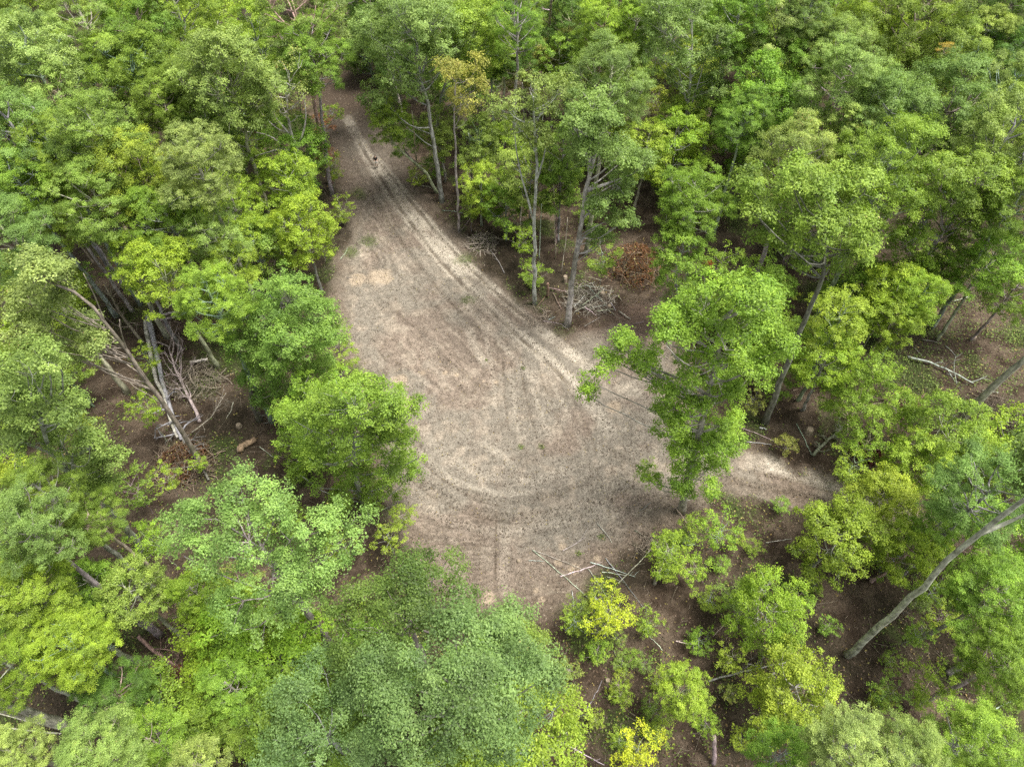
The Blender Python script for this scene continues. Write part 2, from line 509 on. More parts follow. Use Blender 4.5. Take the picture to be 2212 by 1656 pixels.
def lobe_tree(label, lobes, col, base=None, trunk=(), stems=(), tr=0.3, stem_r=0.5, bark='grey', leaf=0.165, name='broadleaf_tree', cat='tree', H=None, **kw):
    """a tree with its own crown: lobes (px, py, r_px[, z]) stand in the trunk's own plane, or at height z when given"""
    _cnt[0] += 1
    seed = _cnt[0] * 13 + 5
    rng = np.random.RandomState(seed)
    if base is not None:
        B = at_z(*base)
    else:
        B = np.mean([at_z(l[0], l[1], l[3]) for l in lobes], 0)
    gz = float(ground_z(B[0], B[1]))
    W = []
    for l in lobes:
        if len(l) > 3 and l[3] is not None: P = at_z(l[0], l[1], l[3])
        else:
            rr = l[2] * 0.035
            P = at_y(l[0], l[1], B[1] + rng.uniform(-1, 1) * rr * 0.9)
        rw = l[2] * depth(P) / FPX
        W.append((P[0] - B[0], P[1] - B[1], P[2] - gz, rw * rng.uniform(0.86, 1.08)))
    for l, w in zip(lobes, list(W)):
        if l[2] > 30:
            for sg in ((-1, 1) if len(l) < 4 else ()):
                vd = unit(np.array([w[0] + B[0], w[1] + B[1], w[2] + gz]) - CP)
                k = 0.95 * w[3] * sg * (0.8 + 0.5 * rng.rand())
                W.append((w[0] + vd[0] * k + rng.uniform(-.3, .3) * w[3], w[1] + vd[1] * k, w[2] + vd[2] * k + rng.uniform(-.3, .1) * w[3], w[3] * rng.uniform(.6, .85)))
    e = empty(name, (B[0], B[1], gz))
    org = np.array([B[0], B[1], gz])
    if trunk:
        path = [np.array([0, 0, -0.3])] + [at_y(x, y, B[1]) - org for x, y in trunk]
        top = path[-1]
    else:
        m = np.mean(np.array(W)[:, :3], 0); zt = max(w[2] for w in W)
        path = [np.array([0, 0, -0.3]), np.array([m[0] * .3, m[1] * .3, m[2] * .5]), np.array([m[0], m[1], zt * 0.88])]
    tb, pts = trunk_mesh(path, tr, tr * 0.35, seed, 10)
    bc = tuple(v * (0.9 + 0.2 * rng.rand()) for v in BARKS[bark])
    ends = []
    for s in stems:
        q = np.array([at_y(x, y, B[1]) - org for x, y in s])
        k = int(np.argmin(np.linalg.norm(pts - q[0], axis=1)))
        q = np.vstack([pts[k][None], q[1:]])
        cum = np.concatenate([[0], np.cumsum(np.linalg.norm(np.diff(q, axis=0), axis=1))]); cum /= cum[-1]
        t = np.linspace(0, 1, 10)
        q2 = np.stack([np.interp(t, cum, q[:, j]) for j in range(3)], 1)
        q2[1:-1] = .25 * q2[:-2] + .5 * q2[1:-1] + .25 * q2[2:]
        tb.add(q2, np.linspace(tr * stem_r, tr * 0.12, 10), 7)
    obj('trunk', tb.mesh('trunk', BARK), e, bc)
    if W:
        CHK.append((label, B))
        cm, lm = crown_parts(W, seed, trunk=pts, leaf=leaf, limb_r=tr * 0.22, **{**dict(clump=0.62, gap=0.06, dens=1.15), **kw})
        obj('crown', cm, e, rnd_col(col, rng, 0.04)); obj('limbs', lm, e, bc)
    return tag(e, label, cat)
# ---------------------------------------------------------------- the ground
CLEAR_PX = [(712,130),(760,150),(800,205),(850,270),(893,320),(905,395),(950,455),(1000,520),(1060,590),(1120,640),(1170,690),(1225,712),
            (1300,690),(1440,640),(1460,700),(1500,820),(1520,930),(1610,975),(1720,1010),(1830,1055),(1960,1105),(2080,1150),(2060,1190),(1900,1135),(1760,1100),
            (1640,1075),(1560,1060),(1480,1105),(1420,1165),(1350,1200),(1290,1250),(1215,1310),(1130,1345),(1040,1330),(960,1290),(880,1200),
            (850,1120),(820,1000),(790,880),(740,800),(715,720),(712,640),(728,560),(748,500),(742,430),(722,350),(690,280),(684,210),(695,150)]
def gp(pts): return np.array([at_z(x, y, 0)[:2] for x, y in pts])
CLEAR = gp(CLEAR_PX)

def seg_dist(x, y, P, closed=False):
    """distance to the polyline P and arc length along it at the closest point"""
    best = np.full(x.shape, 1e9); arc = np.zeros(x.shape); acc = 0.0
    n = len(P)
    for i in range(n if closed else n - 1):
        a = P[i]; b = P[(i + 1) % n]; d = b - a; L = np.hypot(*d) + 1e-9
        t = np.clip(((x - a[0]) * d[0] + (y - a[1]) * d[1]) / L ** 2, 0, 1)
        q = np.hypot(x - a[0] - t * d[0], y - a[1] - t * d[1])
        m = q < best
        best = np.where(m, q, best); arc = np.where(m, acc + t * L, arc); acc += L
    return best, arc

def inside(x, y, P):
    r = np.zeros(x.shape, bool); n = len(P)
    for i in range(n):
        a = P[i]; b = P[(i + 1) % n]
        c = ((a[1] > y) != (b[1] > y)) & (x < (b[0] - a[0]) * (y - a[1]) / (b[1] - a[1] + 1e-12) + a[0])
        r ^= c
    return r

def clear_sd(x, y):
    d, _ = seg_dist(x, y, CLEAR, True)
    return np.where(inside(x, y, CLEAR), d, -d)

# wheel and blade marks: pixel polyline, width m, lightening, depth m, tread
def smooth_line(P, n=40):
    P = np.asarray(P, float)
    cum = np.concatenate([[0], np.cumsum(np.hypot(*np.diff(P, axis=0).T))]); t = np.linspace(0, cum[-1], n)
    Q = np.stack([np.interp(t, cum, P[:, k]) for k in (0, 1)], 1)
    for _ in range(3): Q[1:-1] = .25 * Q[:-2] + .5 * Q[1:-1] + .25 * Q[2:]
    return Q
STROKES = [
 # the pale double track running down the clearing
 ([(745,245),(790,330),(840,415),(890,480),(950,560),(1020,630),(1100,705),(1190,780),(1270,860),(1330,950)], 1.0, 0.85, 0.06, 0.02),
 ([(800,330),(860,405),(920,475),(990,555),(1060,620),(1140,690),(1230,760),(1300,820)], 0.9, 0.80, 0.05, 0.0),
 ([(850,440),(890,470),(930,500)], 1.3, 0.7, 0, 0), ([(925,505),(975,560),(1020,600)], 0.9, 0.65, 0, 0),
 ([(770,300),(822,385),(872,460),(930,540),(1000,615),(1080,690),(1170,770),(1250,850)], 0.30, -0.75, 0.10, 0.0),
 ([(820,350),(880,425),(940,500),(1010,575),(1085,645),(1160,705)], 0.26, -0.65, 0.08, 0.0),
 ([(752,330),(800,420),(850,500),(905,575),(970,650),(1050,730)], 0.35, -0.32, 0.05, 0.02),
 ([(1000,650),(1080,740),(1160,830),(1230,920)], 0.4, 0.25, 0.03, 0.02),
 # fan of scraped lines in the middle
 ([(1040,690),(1062,790),(1075,900)], 0.35, 0.25, 0.04, 0.0), ([(1085,760),(1090,850),(1098,930)], 0.16, -0.5, 0.06, 0.0),
 ([(1103,790),(1112,880),(1125,960)], 0.3, 0.28, 0.03, 0.0), ([(1125,800),(1140,880),(1165,960)], 0.14, -0.5, 0.06, 0.0),
 ([(1140,790),(1160,870),(1195,960)], 0.35, 0.32, 0.03, 0.0), ([(1165,800),(1190,870),(1225,950)], 0.14, -0.45, 0.06, 0.0),
 ([(1180,790),(1210,860),(1250,940),(1275,1010)], 0.35, 0.3, 0.03, 0.02), ([(1195,780),(1235,855),(1275,940),(1290,1000)], 0.18, -0.4, 0.05, 0.0),
 ([(1010,700),(1020,740),(1055,800)], 0.7, 0.5, 0, 0), ([(950,780),(990,830),(1040,900)], 0.16, -0.35, 0.05, 0.0),
 ([(980,770),(1010,810),(1050,860)], 0.14, -0.35, 0.05, 0.0), ([(1060,700),(1075,760),(1082,800)], 0.3, -0.25, 0.02, 0.0),
 # curved tracks round the near end
 ([(880,930),(930,1010),(1010,1065),(1100,1085),(1200,1070),(1290,1030)], 0.5, -0.22, 0.07, 0.035),
 ([(868,1000),(920,1050),(990,1095),(1090,1120),(1210,1105),(1330,1070)], 0.55, -0.30, 0.08, 0.045),
 ([(880,960),(940,1025),(1020,1080),(1110,1100)], 0.14, -0.55, 0.05, 0.0), ([(872,1025),(930,1070),(1010,1112),(1110,1132),(1220,1118)], 0.16, -0.5, 0.06, 0.0),
 ([(900,920),(960,985),(1050,1030),(1150,1040),(1250,1010)], 0.7, 0.25, 0.03, 0.02), ([(900,1080),(960,1120),(1060,1150),(1180,1140),(1300,1110),(1420,1100)], 0.6, 0.22, 0.05, 0.04),
 ([(890,960),(980,1040),(1080,1068),(1160,1060)], 0.4, 0.35, 0.0, 0.0), ([(1230,900),(1260,960),(1280,1040),(1270,1090)], 0.25, -0.25, 0.05, 0.03),
 ([(1030,950),(1090,985),(1130,1040)], 0.5, 0.35, 0, 0),
 # straight tread strip at the near end
 ([(1072,1090),(1070,1180),(1068,1290)], 0.10, -0.9, 0.06, 0.0), ([(1030,1110),(1028,1200),(1030,1290)], 1.0, -0.22, 0.02, 0.06),
 ([(985,1130),(1000,1210),(1005,1280)], 0.7, -0.12, 0.03, 0.05), ([(1095,1130),(1090,1200),(1085,1290)], 0.6, 0.30, 0.02, 0.03),
 ([(1090,1150),(1160,1125),(1250,1095),(1340,1080)], 0.9, 0.28, 0.03, 0.04), ([(1240,1060),(1330,1050),(1440,1040)], 0.6, 0.05, 0.05, 0.05),
 # spur towards the right hand side
 ([(1380,860),(1440,930),(1520,990)], 0.5, 0.2, 0.04, 0.02), ([(1590,990),(1680,1005),(1760,1030),(1850,1065),(1980,1115)], 1.3, 0.85, 0.0, 0.0),
 ([(1540,1030),(1620,1045),(1720,1065),(1840,1105)], 0.6, -0.55, 0.08, 0.03), ([(1570,1010),(1650,1025),(1750,1045),(1850,1080)], 0.3, -0.2, 0.05, 0.0),
 ([(1600,1062),(1680,1085),(1760,1110)], 0.2, 0.45, 0.0, 0.0), ([(1280,840),(1340,850),(1400,830)], 1.3, 0.3, 0.0, 0.0),
 ([(1240,735),(1310,725),(1370,700)], 1.4, 0.25, 0, 0), ([(1300,960),(1380,1010),(1440,1060)], 0.5, -0.25, 0.05, 0.03),
]
STROKES = [(smooth_line(gp(p)), w, l, d, t) for p, w, l, d, t in STROKES]
TAN = [(770,604,22),(820,600,30),(865,822,20),(880,870,18),(914,806,7),(962,806,7),(1072,825,7),(1045,823,4),(986,810,8),(1172,810,3),(1158,1276,9),(1170,1295,8),(1055,1290,16),(1290,1205,8),(1215,1180,12),(1205,1215,9),(1240,1230,14),(1325,880,20),(1420,735,30)]
GREENS = [(1130,795,7),(1050,778,5),(1170,965,10),(1125,965,8),(1010,560,30),(800,520,26),(868,245,18),(775,420,25),(1250,1195,9),(1300,1160,10),(1220,705,26),(1560,1085,40),(1650,1120,50),(770,800,25),(760,545,22),(1330,1320,40),(1400,1420,30),(1010,650,20)]
TAN = [(at_z(x, y)[:2], r * depth(at_z(x, y)) / FPX) for x, y, r in TAN]
GREENS = [(at_z(x, y)[:2], r * depth(at_z(x, y)) / FPX) for x, y, r in GREENS]

def ground_z(x, y):
    x = np.asarray(x, float); y = np.asarray(y, float)
    shp = x.shape; x = x.ravel(); y = y.ravel()
    sd = clear_sd(x, y)
    f = 1 - sstep(-2.5, 1.0, sd)
    z = f * (0.9 * (fbm(x / 11, y / 11, 3, 3) - 0.5) + 0.25 * (fbm(x / 1.6, y / 1.6, 5, 2) - 0.5)) + 0.10 * (fbm(x / 6, y / 6, 1, 3) - 0.5)
    return (z + 0.02).reshape(shp) if shp else float(z[0] + 0.02)

def build_ground():
    xs = np.concatenate([np.linspace(-800, -60, 14)[:-1], np.arange(-60, -27, 0.75), np.arange(-27, 31, 0.135), np.arange(31, 62, 0.75), np.linspace(62, 800, 14)])
    ys = np.concatenate([np.linspace(-300, -8, 10)[:-1], np.arange(-8, 11, 0.3), np.arange(11, 84, 0.135), np.arange(84, 130, 0.6), np.linspace(131, 1400, 16)])
    X, Y = np.meshgrid(xs, ys, indexing='ij')
    nx, ny = X.shape
    x = X.ravel(); y = Y.ravel()
    wob = (fbm(x / 2.2, y / 2.2, 2, 4) - 0.5) * 3.2
    sd = clear_sd(x, y)
    cl = sstep(-0.9, 0.9, sd + wob)
    z = ground_z(x, y)
    n1 = fbm(x / 5, y / 5, 0, 4); n2 = fbm(x / 1.1, y / 1.1, 4, 4); n3 = fbm(x / 9, y / 9, 6, 3); n4 = fbm(x / 0.33, y / 0.33, 1, 3)
    C = lambda *c: np.array(c)[None, :]
    M = lambda a, b, f: a * (1 - f[:, None]) + b * f[:, None]
    # forest floor: brown leaf litter, mossy here and there
    floor = M(C(0.062, 0.044, 0.031), C(0.135, 0.102, 0.074), sstep(0.35, 0.68, n2))
    floor = M(floor, C(0.040, 0.036, 0.022), sstep(0.50, 0.66, n3) * 0.6)
    floor = M(floor, C(0.055, 0.080, 0.022), sstep(0.56, 0.70, fbm(x / 3.3, y / 3.3, 7, 4)) * 0.7)
    # bare soil of the clearing: grey-tan with reddish-brown patches
    soil = M(C(0.232, 0.205, 0.168), C(0.228, 0.184, 0.148), sstep(0.42, 0.60, n1))
    soil = M(soil, C(0.320, 0.270, 0.215), sstep(0.52, 0.72, n2) * 0.75)
    soil = M(soil, C(0.160, 0.134, 0.106), sstep(0.56, 0.72, fbm(x / 2.4, y / 2.4, 5, 4)) * 0.4)
    soil = soil * (0.86 + 0.28 * n4)[:, None]
    # the near end is damper and browner, the far track darker, with tree shade painted in
    near = sstep(26, 12, y) * sstep(-6, 8, x) + 0.75 * sstep(24, 15, y)
    soil = M(soil, C(0.120, 0.092, 0.068), np.clip(near, 0, 1) * 0.62 * sstep(0.3, 0.6, n3 + 0.2 * n2))
    # scrape marks: fine streaks along the track above, round the turning place below
    ctr = at_z(1105, 915)[:2]
    dm, am = seg_dist(x, y, STROKES[0][0])
    rr = np.hypot(x - ctr[0], (y - ctr[1]) * 1.15); th = np.arctan2(y - ctr[1], x - ctr[0])
    up_ = sstep(ctr[1] - 2, ctr[1] + 6, y)
    wv = (n2 - 0.5) * 1.1 + (n1 - 0.5) * 5.0
    sa = fbm((dm + wv * .4) * 2.6, am * 0.22, 2, 3); sb = fbm((rr + wv) * 2.4, th * 1.6, 5, 3)
    st = sa * up_ + sb * (1 - up_)
    soil = soil * (1 + 0.75 * (st - 0.5) * sstep(0.35, 0.6, n3))[:, None]
    sc = fbm((dm + wv * .3) * 6.5, am * 0.5, 6, 2) * up_ + fbm((rr + wv) * 6.5, th * 4, 3, 2) * (1 - up_)
    soil = M(soil, C(0.095, 0.075, 0.056), sstep(0.62, 0.78, sc) * 0.5 * sstep(0.38, 0.58, n1))
    soil = M(soil, C(0.40, 0.35, 0.285), sstep(0.66, 0.84, 1 - sc) * 0.35)
    far = sstep(58, 84, y)  # far track: overhanging trees' shade and brown litter, both put into the soil colour
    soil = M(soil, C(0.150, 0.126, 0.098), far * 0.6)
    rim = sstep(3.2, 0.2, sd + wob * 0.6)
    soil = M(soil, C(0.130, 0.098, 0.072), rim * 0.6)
    soil = M(soil, C(0.085, 0.062, 0.045), sstep(78, 90, y) * 0.85)  # track end: dark litter with the trees' shade painted in
    # bay of leaf litter on the right
    bay = at_z(1345, 690)[:2]
    soil = M(soil, C(0.160, 0.108, 0.082), sstep(7.0, 3.0, np.hypot(x - bay[0], (y - bay[1]) * 1.6) + wob * 0.6) * 0.85)
    dz = np.zeros_like(x)
    lx = x + (n2 - 0.5) * 0.28; ly = y + (n4 - 0.5) * 0.16
    for P, w, l, d, t in STROKES:
        lo = P.min(0) - 3; hi = P.max(0) + 3
        k = np.where((x > lo[0]) & (x < hi[0]) & (y > lo[1]) & (y < hi[1]))[0]
        if not len(k): continue
        q, arc = seg_dist(lx[k], ly[k], P)
        L = np.sum(np.hypot(*np.diff(P, axis=0).T))
        endf = sstep(0, 1.5, arc) * sstep(0, 1.5, L - arc)
        m = sstep(w, w * 0.35, q) * endf
        brk = np.clip(0.5 + 1.0 * sstep(0.30, 0.62, vn(arc / 1.7, q * 0 + w * 9, 3)) * (0.5 + n2[k]), 0, 1)
        mm = (m * brk)[:, None]
        tgt = np.array([0.50, 0.445, 0.365]) if l > 0 else np.array([0.105, 0.082, 0.060])
        soil[k] = soil[k] * (1 - abs(l) * mm) + tgt * abs(l) * mm
        dz[k] -= d * m
        dz[k] += 0.35 * d * sstep(w * 1.9, w * 1.2, q) * sstep(w * 0.7, w * 1.1, q) * endf
        if t:
            tr = np.sin(arc * 2 * math.pi / 0.42 + q * 2.5)
            dz[k] += t * m * tr * 0.45 * (0.3 + 1.4 * n1[k])
            soil[k] *= (1 + 0.16 * tr * m * (t / 0.05))[:, None]
    soil = soil * (1 - 0.42 * sstep(64, 78, y))[:, None]  # dims the far track's colour again, painted shade over the wheel marks too
    soil = M(soil, C(0.075, 0.055, 0.04), sstep(82, 90, y) * 0.8)  # litter brown and painted tree shade at the very end
    for c, r in TAN:
        q = np.hypot(x - c[0], (y - c[1])) + (n2 - 0.5) * r * 0.9
        soil = M(soil, C(0.42, 0.335, 0.245), sstep(r * 1.05, r * 0.6, q) * 0.7)
    for c, r in GREENS:
        q = np.hypot(x - c[0], (y - c[1])) + (n2 - 0.5) * r * 1.2
        soil = M(soil, C(0.085, 0.110, 0.035), sstep(r * 1.1, r * 0.2, q) * 0.65 * sstep(0.35, 0.6, n4 + 0.15))
    soil = soil * 0.84
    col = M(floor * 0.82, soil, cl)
    dz += cl * (0.09 * (n2 - 0.5) + 0.09 * (n4 - 0.5) + 0.10 * (st - 0.5)) + (1 - cl) * 0.10 * (n4 - 0.5)
    V = np.stack([x, y, z + dz * sstep(130, 90, y)], 1)
    i = np.arange(nx - 1)[:, None] * ny; j = np.arange(ny - 1)[None, :]
    F = np.stack([i + j, i + ny + j, i + ny + j + 1, i + j + 1], -1).reshape(-1, 4)
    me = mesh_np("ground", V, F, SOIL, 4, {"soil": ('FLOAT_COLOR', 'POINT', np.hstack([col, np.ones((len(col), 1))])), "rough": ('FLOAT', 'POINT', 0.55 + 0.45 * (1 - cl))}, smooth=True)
    tag(obj("ground", me), kind='structure')
build_ground()
# ---------------------------------------------------------------- trees with a crown of their own
make_protos()
LT = lobe_tree
LT("tall grey-green tree with a kinked bare trunk right of the far dirt track",
   [(880,50,60),(832,100,52),(928,35,58),(962,95,42),(862,160,48),(822,212,38),(908,120,52),(850,15,52),(800,60,40),(905,185,30),(945,150,30)], (0.214,0.323,0.085,0.005), (955,437),
   [(944,360),(935,300),(922,215),(905,158),(900,90)], [[(908,170),(925,110),(930,60)],[(915,190),(880,170),(850,185)]], tr=0.30, clump=0.66, dens=1.0, gap=0.12)
LT("bright green bushy crown just right of the kinked grey trunk by the far track",
   [(1010,50,58),(1052,100,46),(975,90,42),(1042,25,46),(1068,60,38),(992,135,40),(1030,140,36)], 'fresh', (962,378), [(952,330),(944,260),(960,180),(1005,90)], tr=0.2)
LT("thin olive-yellow tree on a slender straight bare trunk at the edge of the track",
   [(985,165,36),(1002,205,38),(965,145,28),(1024,185,32),(1008,250,30),(975,215,26),(1030,140,26)], (0.342,0.369,0.076,0.1), (992,500), [(988,420),(984,330),(981,245),(985,180)], tr=0.17, dens=0.6, gap=0.3, clump=0.62)
LT("blue-green tree on a white trunk forked into two crooked stems beside the brush heap",
   [(1150,185,40),(1108,228,40),(1170,235,44),(1195,195,36),(1130,275,36),(1086,240,30),(1160,290,32)], 'blue', (1155,655), [(1155,560),(1154,470),(1160,380),(1154,290),(1152,210)],
   [[(1154,470),(1138,420),(1122,370),(1112,300),(1110,240)],[(1158,400),(1172,350),(1185,290)]], tr=0.22, bark='white', dens=0.95, gap=0.22, clump=0.55)
LT("tall leaning tree with pale grey trunk standing alone at the clearing's right edge",
   [(1280,235,54),(1248,272,46),(1312,272,48),(1290,318,46),(1340,330,38),(1382,352,36),(1330,395,38),(1300,430,36),(1345,470,34),(1300,510,34),(1262,325,38)], 'blue', (1225,702),
   [(1236,620),(1247,545),(1260,450),(1272,365),(1280,270)], [[(1264,425),(1300,400),(1345,385)],[(1249,540),(1262,510),(1285,495)],[(1272,365),(1290,320),(1300,280)]], tr=0.33, bark='pale', dens=1.1, clump=0.66, gap=0.08)
LT("many-stemmed pale trunk tree with a tall feathery grey-green crown",
   [(1440,55,52),(1500,28,52),(1540,88,44),(1420,112,44),(1490,120,48),(1560,148,38),(1440,10,48),(1465,170,36),(1530,185,34)], (0.214,0.331,0.085,0.005), (1457,402),
   [(1466,350),(1475,295),(1484,240),(1490,180),(1496,90)], [[(1478,285),(1495,220),(1512,170),(1530,100)],[(1484,240),(1470,170),(1450,90)]], tr=0.26, bark='pale', dens=0.95, gap=0.2, clump=0.62)
LT("big bright green tree with one long low bough over the clearing",
   [(1600,640,58),(1532,655,58),(1480,700,56),(1560,740,66),(1640,700,56),(1682,745,42),(1620,792,58),(1505,790,52),(1450,735,44),(1560,835,46),(1440,685,36),(1660,650,36),
    (1350,745,36),(1312,785,28),(1285,822,26),(1395,782,36),(1440,835,38),(1330,775,26),(1272,850,18),(1500,868,42),(1470,912,36),(1442,885,32),(1566,952,38),(1585,905,28),(1545,1000,34),(1452,985,28),(1462,1035,26),(1500,940,40),(1555,915,34),(1590,960,30),(1530,960,34),(1490,1000,32),(1520,1030,30),(1435,930,30),(1480,970,34),(1392,1020,16),(1415,1040,16),(1538,1055,22),(1480,1060,22)],
   (0.238,0.384,0.044,0.006), (1472,1105), [(1483,1050),(1496,995),(1512,930),(1530,850),(1545,780),(1558,690)], [[(1524,880),(1480,840),(1420,810),(1350,775)]], tr=0.34, leaf=0.145, clump=0.58, gap=0.14)
LT("round full mid-green tree at the left edge of the clearing",
   [(620,640,62),(570,692,58),(662,680,54),(692,722,40),(630,732,66),(590,775,58),(672,772,46),(538,742,46),(622,822,48),(572,850,36),(652,845,34),(545,805,36)],
   (0.201,0.323,0.059,0.006), (560,908), [(540,860),(550,800),(590,720),(610,640)], tr=0.26, leaf=0.145, bark='dark', gap=0.12, clump=0.56)
LT("broad fresh green tree hanging over the clearing's lower left edge",
   [(760,868,62),(832,862,48),(700,880,54),(660,930,48),(742,942,62),(812,930,58),(852,902,42),(690,992,48),(762,1010,54),(832,1000,48),(884,1020,32),(802,1062,40),(742,1072,38),(862,945,34),(902,985,24),(908,868,24),(628,900,28),(648,1022,26),(872,1072,24),(690,1050,26),(770,830,24)],
   (0.215,0.347,0.046,0.006), (790,1112), [(776,1060),(765,990),(760,900)], tr=0.25, leaf=0.14, gap=0.22, clump=0.55, dens=1.1)
LT("large pale-topped green tree left of the big dark oak at the bottom",
   [(520,1072,58,22),(590,1092,62,22.5),(460,1112,58,21),(402,1135,46,20),(530,1160,72,22),(622,1160,62,21),(692,1140,52,20),(742,1172,48,19),(460,1192,58,20),(582,1240,62,19),(520,1290,58,17),(682,1222,58,18),(765,1112,36,18),(540,1352,46,15),(602,1320,48,16),(392,1195,38,18),(640,1290,46,16)],
   (0.220,0.354,0.085,0.008), None, tr=0.33, leaf=0.125, clump=0.62)
LT("dark green crown, deepest in colour, touching the near end of the clearing",
   [(950,1225,50,19),(885,1248,54,20),(800,1290,54,19),(990,1285,48,19),(900,1312,60,20),(825,1362,58,19),(748,1350,52,18),(930,1270,48,20),(850,1300,48,20),(770,1400,46,18),(860,1390,48,18),(970,1330,48,19)],
   (0.122,0.197,0.038,0.006), None, tr=0.3, leaf=0.125, clump=0.75, flat=0.85, gap=0.04, dens=1.25)
LT("huge tufted blue-green crown filling the bottom centre of the photo",
   [(982,1372,56,22),(1060,1362,46,21),(1100,1402,46,20),(1100,1345,30,19),(900,1432,62,22),(1010,1452,60,23),(1090,1470,52,21),(1150,1440,36,19),(822,1460,58,20),(1180,1465,32,18),(962,1532,62,22),(872,1552,58,21),(1060,1540,54,21),(1130,1530,42,19),(1000,1600,52,20),(1098,1600,42,18),(902,1632,52,19),(832,1602,52,19),(782,1540,52,18),(940,1480,50,23),(1030,1500,44,23),(850,1500,46,21),(1040,1410,46,22)],
   (0.155,0.255,0.075,0.006), None, tr=0.4, leaf=0.125, clump=0.85, flat=0.85, gap=0.04, dens=1.25)
LT("olive-dark tree squeezed between the big oak and the bottom edge",
   [(700,1450,56,17),(650,1510,58,17),(742,1520,50,16),(690,1570,58,17),(620,1590,50,16),(760,1620,54,16),(680,1640,56,16),(600,1650,46,15),(800,1660,46,16)], (0.171,0.255,0.079,0.02), None, tr=0.25, leaf=0.125, clump=0.66)
LT("tall pale-barked tree leaning out of the bottom right corner with a forked trunk",
   [(2260,1000,60),(2310,1060,60),(2240,960,50),(2300,980,60),(2225,1060,30)], 'blue', (1832,1412), [(1900,1352),(1985,1275),(2060,1200),(2098,1165),(2150,1118),(2215,1080),(2270,1040)], [[(2098,1165),(2150,1140),(2212,1112),(2270,1085)]], tr=0.27, bark='pale', leaf=0.13)
LT("bare grey trunk slanting out of the right edge above the twig heap",
   [(2330,600,60),(2270,560,60),(2320,540,50)], 'mid', (2046,935), [(2090,890),(2140,842),(2212,775),(2290,690),(2310,600)], tr=0.36, bark='grey')
LT("upright pale green tree on a V-forked trunk between the two right-hand thickets",
   [(1640,195,58),(1602,245,44),(1692,230,48),(1652,145,42),(1622,298,40),(1682,288,36),(1582,300,34),(1710,190,34),(1640,330,30)], 'fresh', (1572,440), [(1590,375),(1605,325),(1630,250)], [[(1596,350),(1625,318),(1660,290),(1690,260)]], tr=0.26, dens=1.1)
LT("wide green tree with a long dark leaning trunk behind the big bright tree",
   [(1700,430,52),(1782,402,56),(1760,482,60),(1680,502,52),(1842,470,54),(1820,545,48),(1742,552,46),(1872,405,50),(1640,455,42),(1720,380,46),(1630,400,40),(1860,530,40)], (0.241,0.345,0.053,0.02), (1652,915), [(1690,815),(1725,720),(1755,655),(1785,580),(1780,480)], tr=0.30, bark='dark')
LT("grey-trunked broad tree on the right with two low limbs crossing its trunk",
   [(2050,430,60),(2110,380,60),(2000,470,54),(2082,470,50),(2030,370,52),(1970,420,46),(2130,440,46),(1960,520,40)], 'mid', (1882,690), [(1905,660),(1950,610),(1990,570),(2040,500)], [[(1905,660),(1945,625),(1992,590)]], tr=0.33, bark='grey')
LT("wide olive-green tree above a leaning grey trunk on the far left of the track",
   [(480,108,48),(432,140,44),(532,150,48),(472,190,52),(542,210,42),(582,182,42),(502,250,42),(432,212,38),(562,262,34),(392,172,34),(440,95,34),(520,110,36)], (0.251,0.345,0.085,0.03), (598,515), [(578,450),(560,390),(540,335),(520,250),(500,190)], [[(545,350),(525,325),(505,300)]], tr=0.27)
LT("sparse half-dead tree with twisted white limbs left of the dirt track",
   [(622,168,40),(652,200,36),(580,190,34),(602,232,34),(642,138,30),(560,235,26),(640,245,24)], (0.286,0.331,0.085,0.14), (668,462), [(665,400),(652,355),(640,318),(625,280),(618,200)],
   [[(645,330),(610,320),(575,330),(550,338)],[(640,318),(655,290),(662,250),(655,200)],[(652,350),(625,345),(600,300),(560,285),(520,285)],[(652,360),(668,355),(672,345)],[(630,290),(600,260),(580,230)]], tr=0.26, bark='white', dens=0.42, gap=0.4, clump=0.66)
LT("very thin straight trunk tree tight against the left side of the track",
   [(645,150,28),(662,182,26),(640,195,22),(660,120,24)], 'olive', (682,395), [(670,345),(657,295),(646,218),(650,160)], tr=0.15, dens=0.6, gap=0.2)
LT("pale green tree with fanned bare white limbs above the fallen twin trunk",
   [(92,590,48),(62,650,52),(130,642,48),(100,702,52),(170,702,42),(202,742,36),(52,712,42),(150,762,36),(60,560,36),(130,590,34)], 'sage', (433,1000), [(380,910),(330,838),(285,775),(235,705),(160,620),(110,610)],
   [[(300,795),(270,770),(230,755),(190,748)],[(270,752),(245,740),(200,700),(150,665)],[(330,838),(300,790),(275,770),(258,700)],[(285,775),(262,720),(258,690)],[(235,705),(205,640),(180,590)]], tr=0.24, stem_r=0.2, bark='twig', dens=1.1)
LT("large pale sage tree on a slanting trunk at the left edge, below the fanned limbs",
   [(60,800,52),(112,832,52),(150,882,52),(60,882,58),(130,942,52),(192,962,42),(42,950,46),(232,992,36),(92,770,42),(222,1042,36),(170,1010,40),(10,850,46)], (0.264,0.362,0.085,0.03), (313,1192), [(270,1132),(215,1085),(165,1040),(120,990),(85,900)],
   [[(175,1048),(150,990),(130,950)],[(190,1060),(160,1030),(110,1000)],[(165,1040),(155,1000),(160,960)]], tr=0.28, bark='grey', leaf=0.1455)
LT("pair of thick grey trunks in the dark hollow at the bottom left corner",
   [(-150,1440,60),(-190,1500,60),(-130,1390,50)], 'mid', (188,1585), [(140,1565),(90,1545),(0,1517),(-110,1470),(-150,1440)], [[(188,1590),(120,1568),(60,1552),(-10,1532),(-120,1480)]], tr=0.36, bark='grey', leaf=0.1455)

# ---------------------------------------------------------------- the rest of the canopy
T = tree
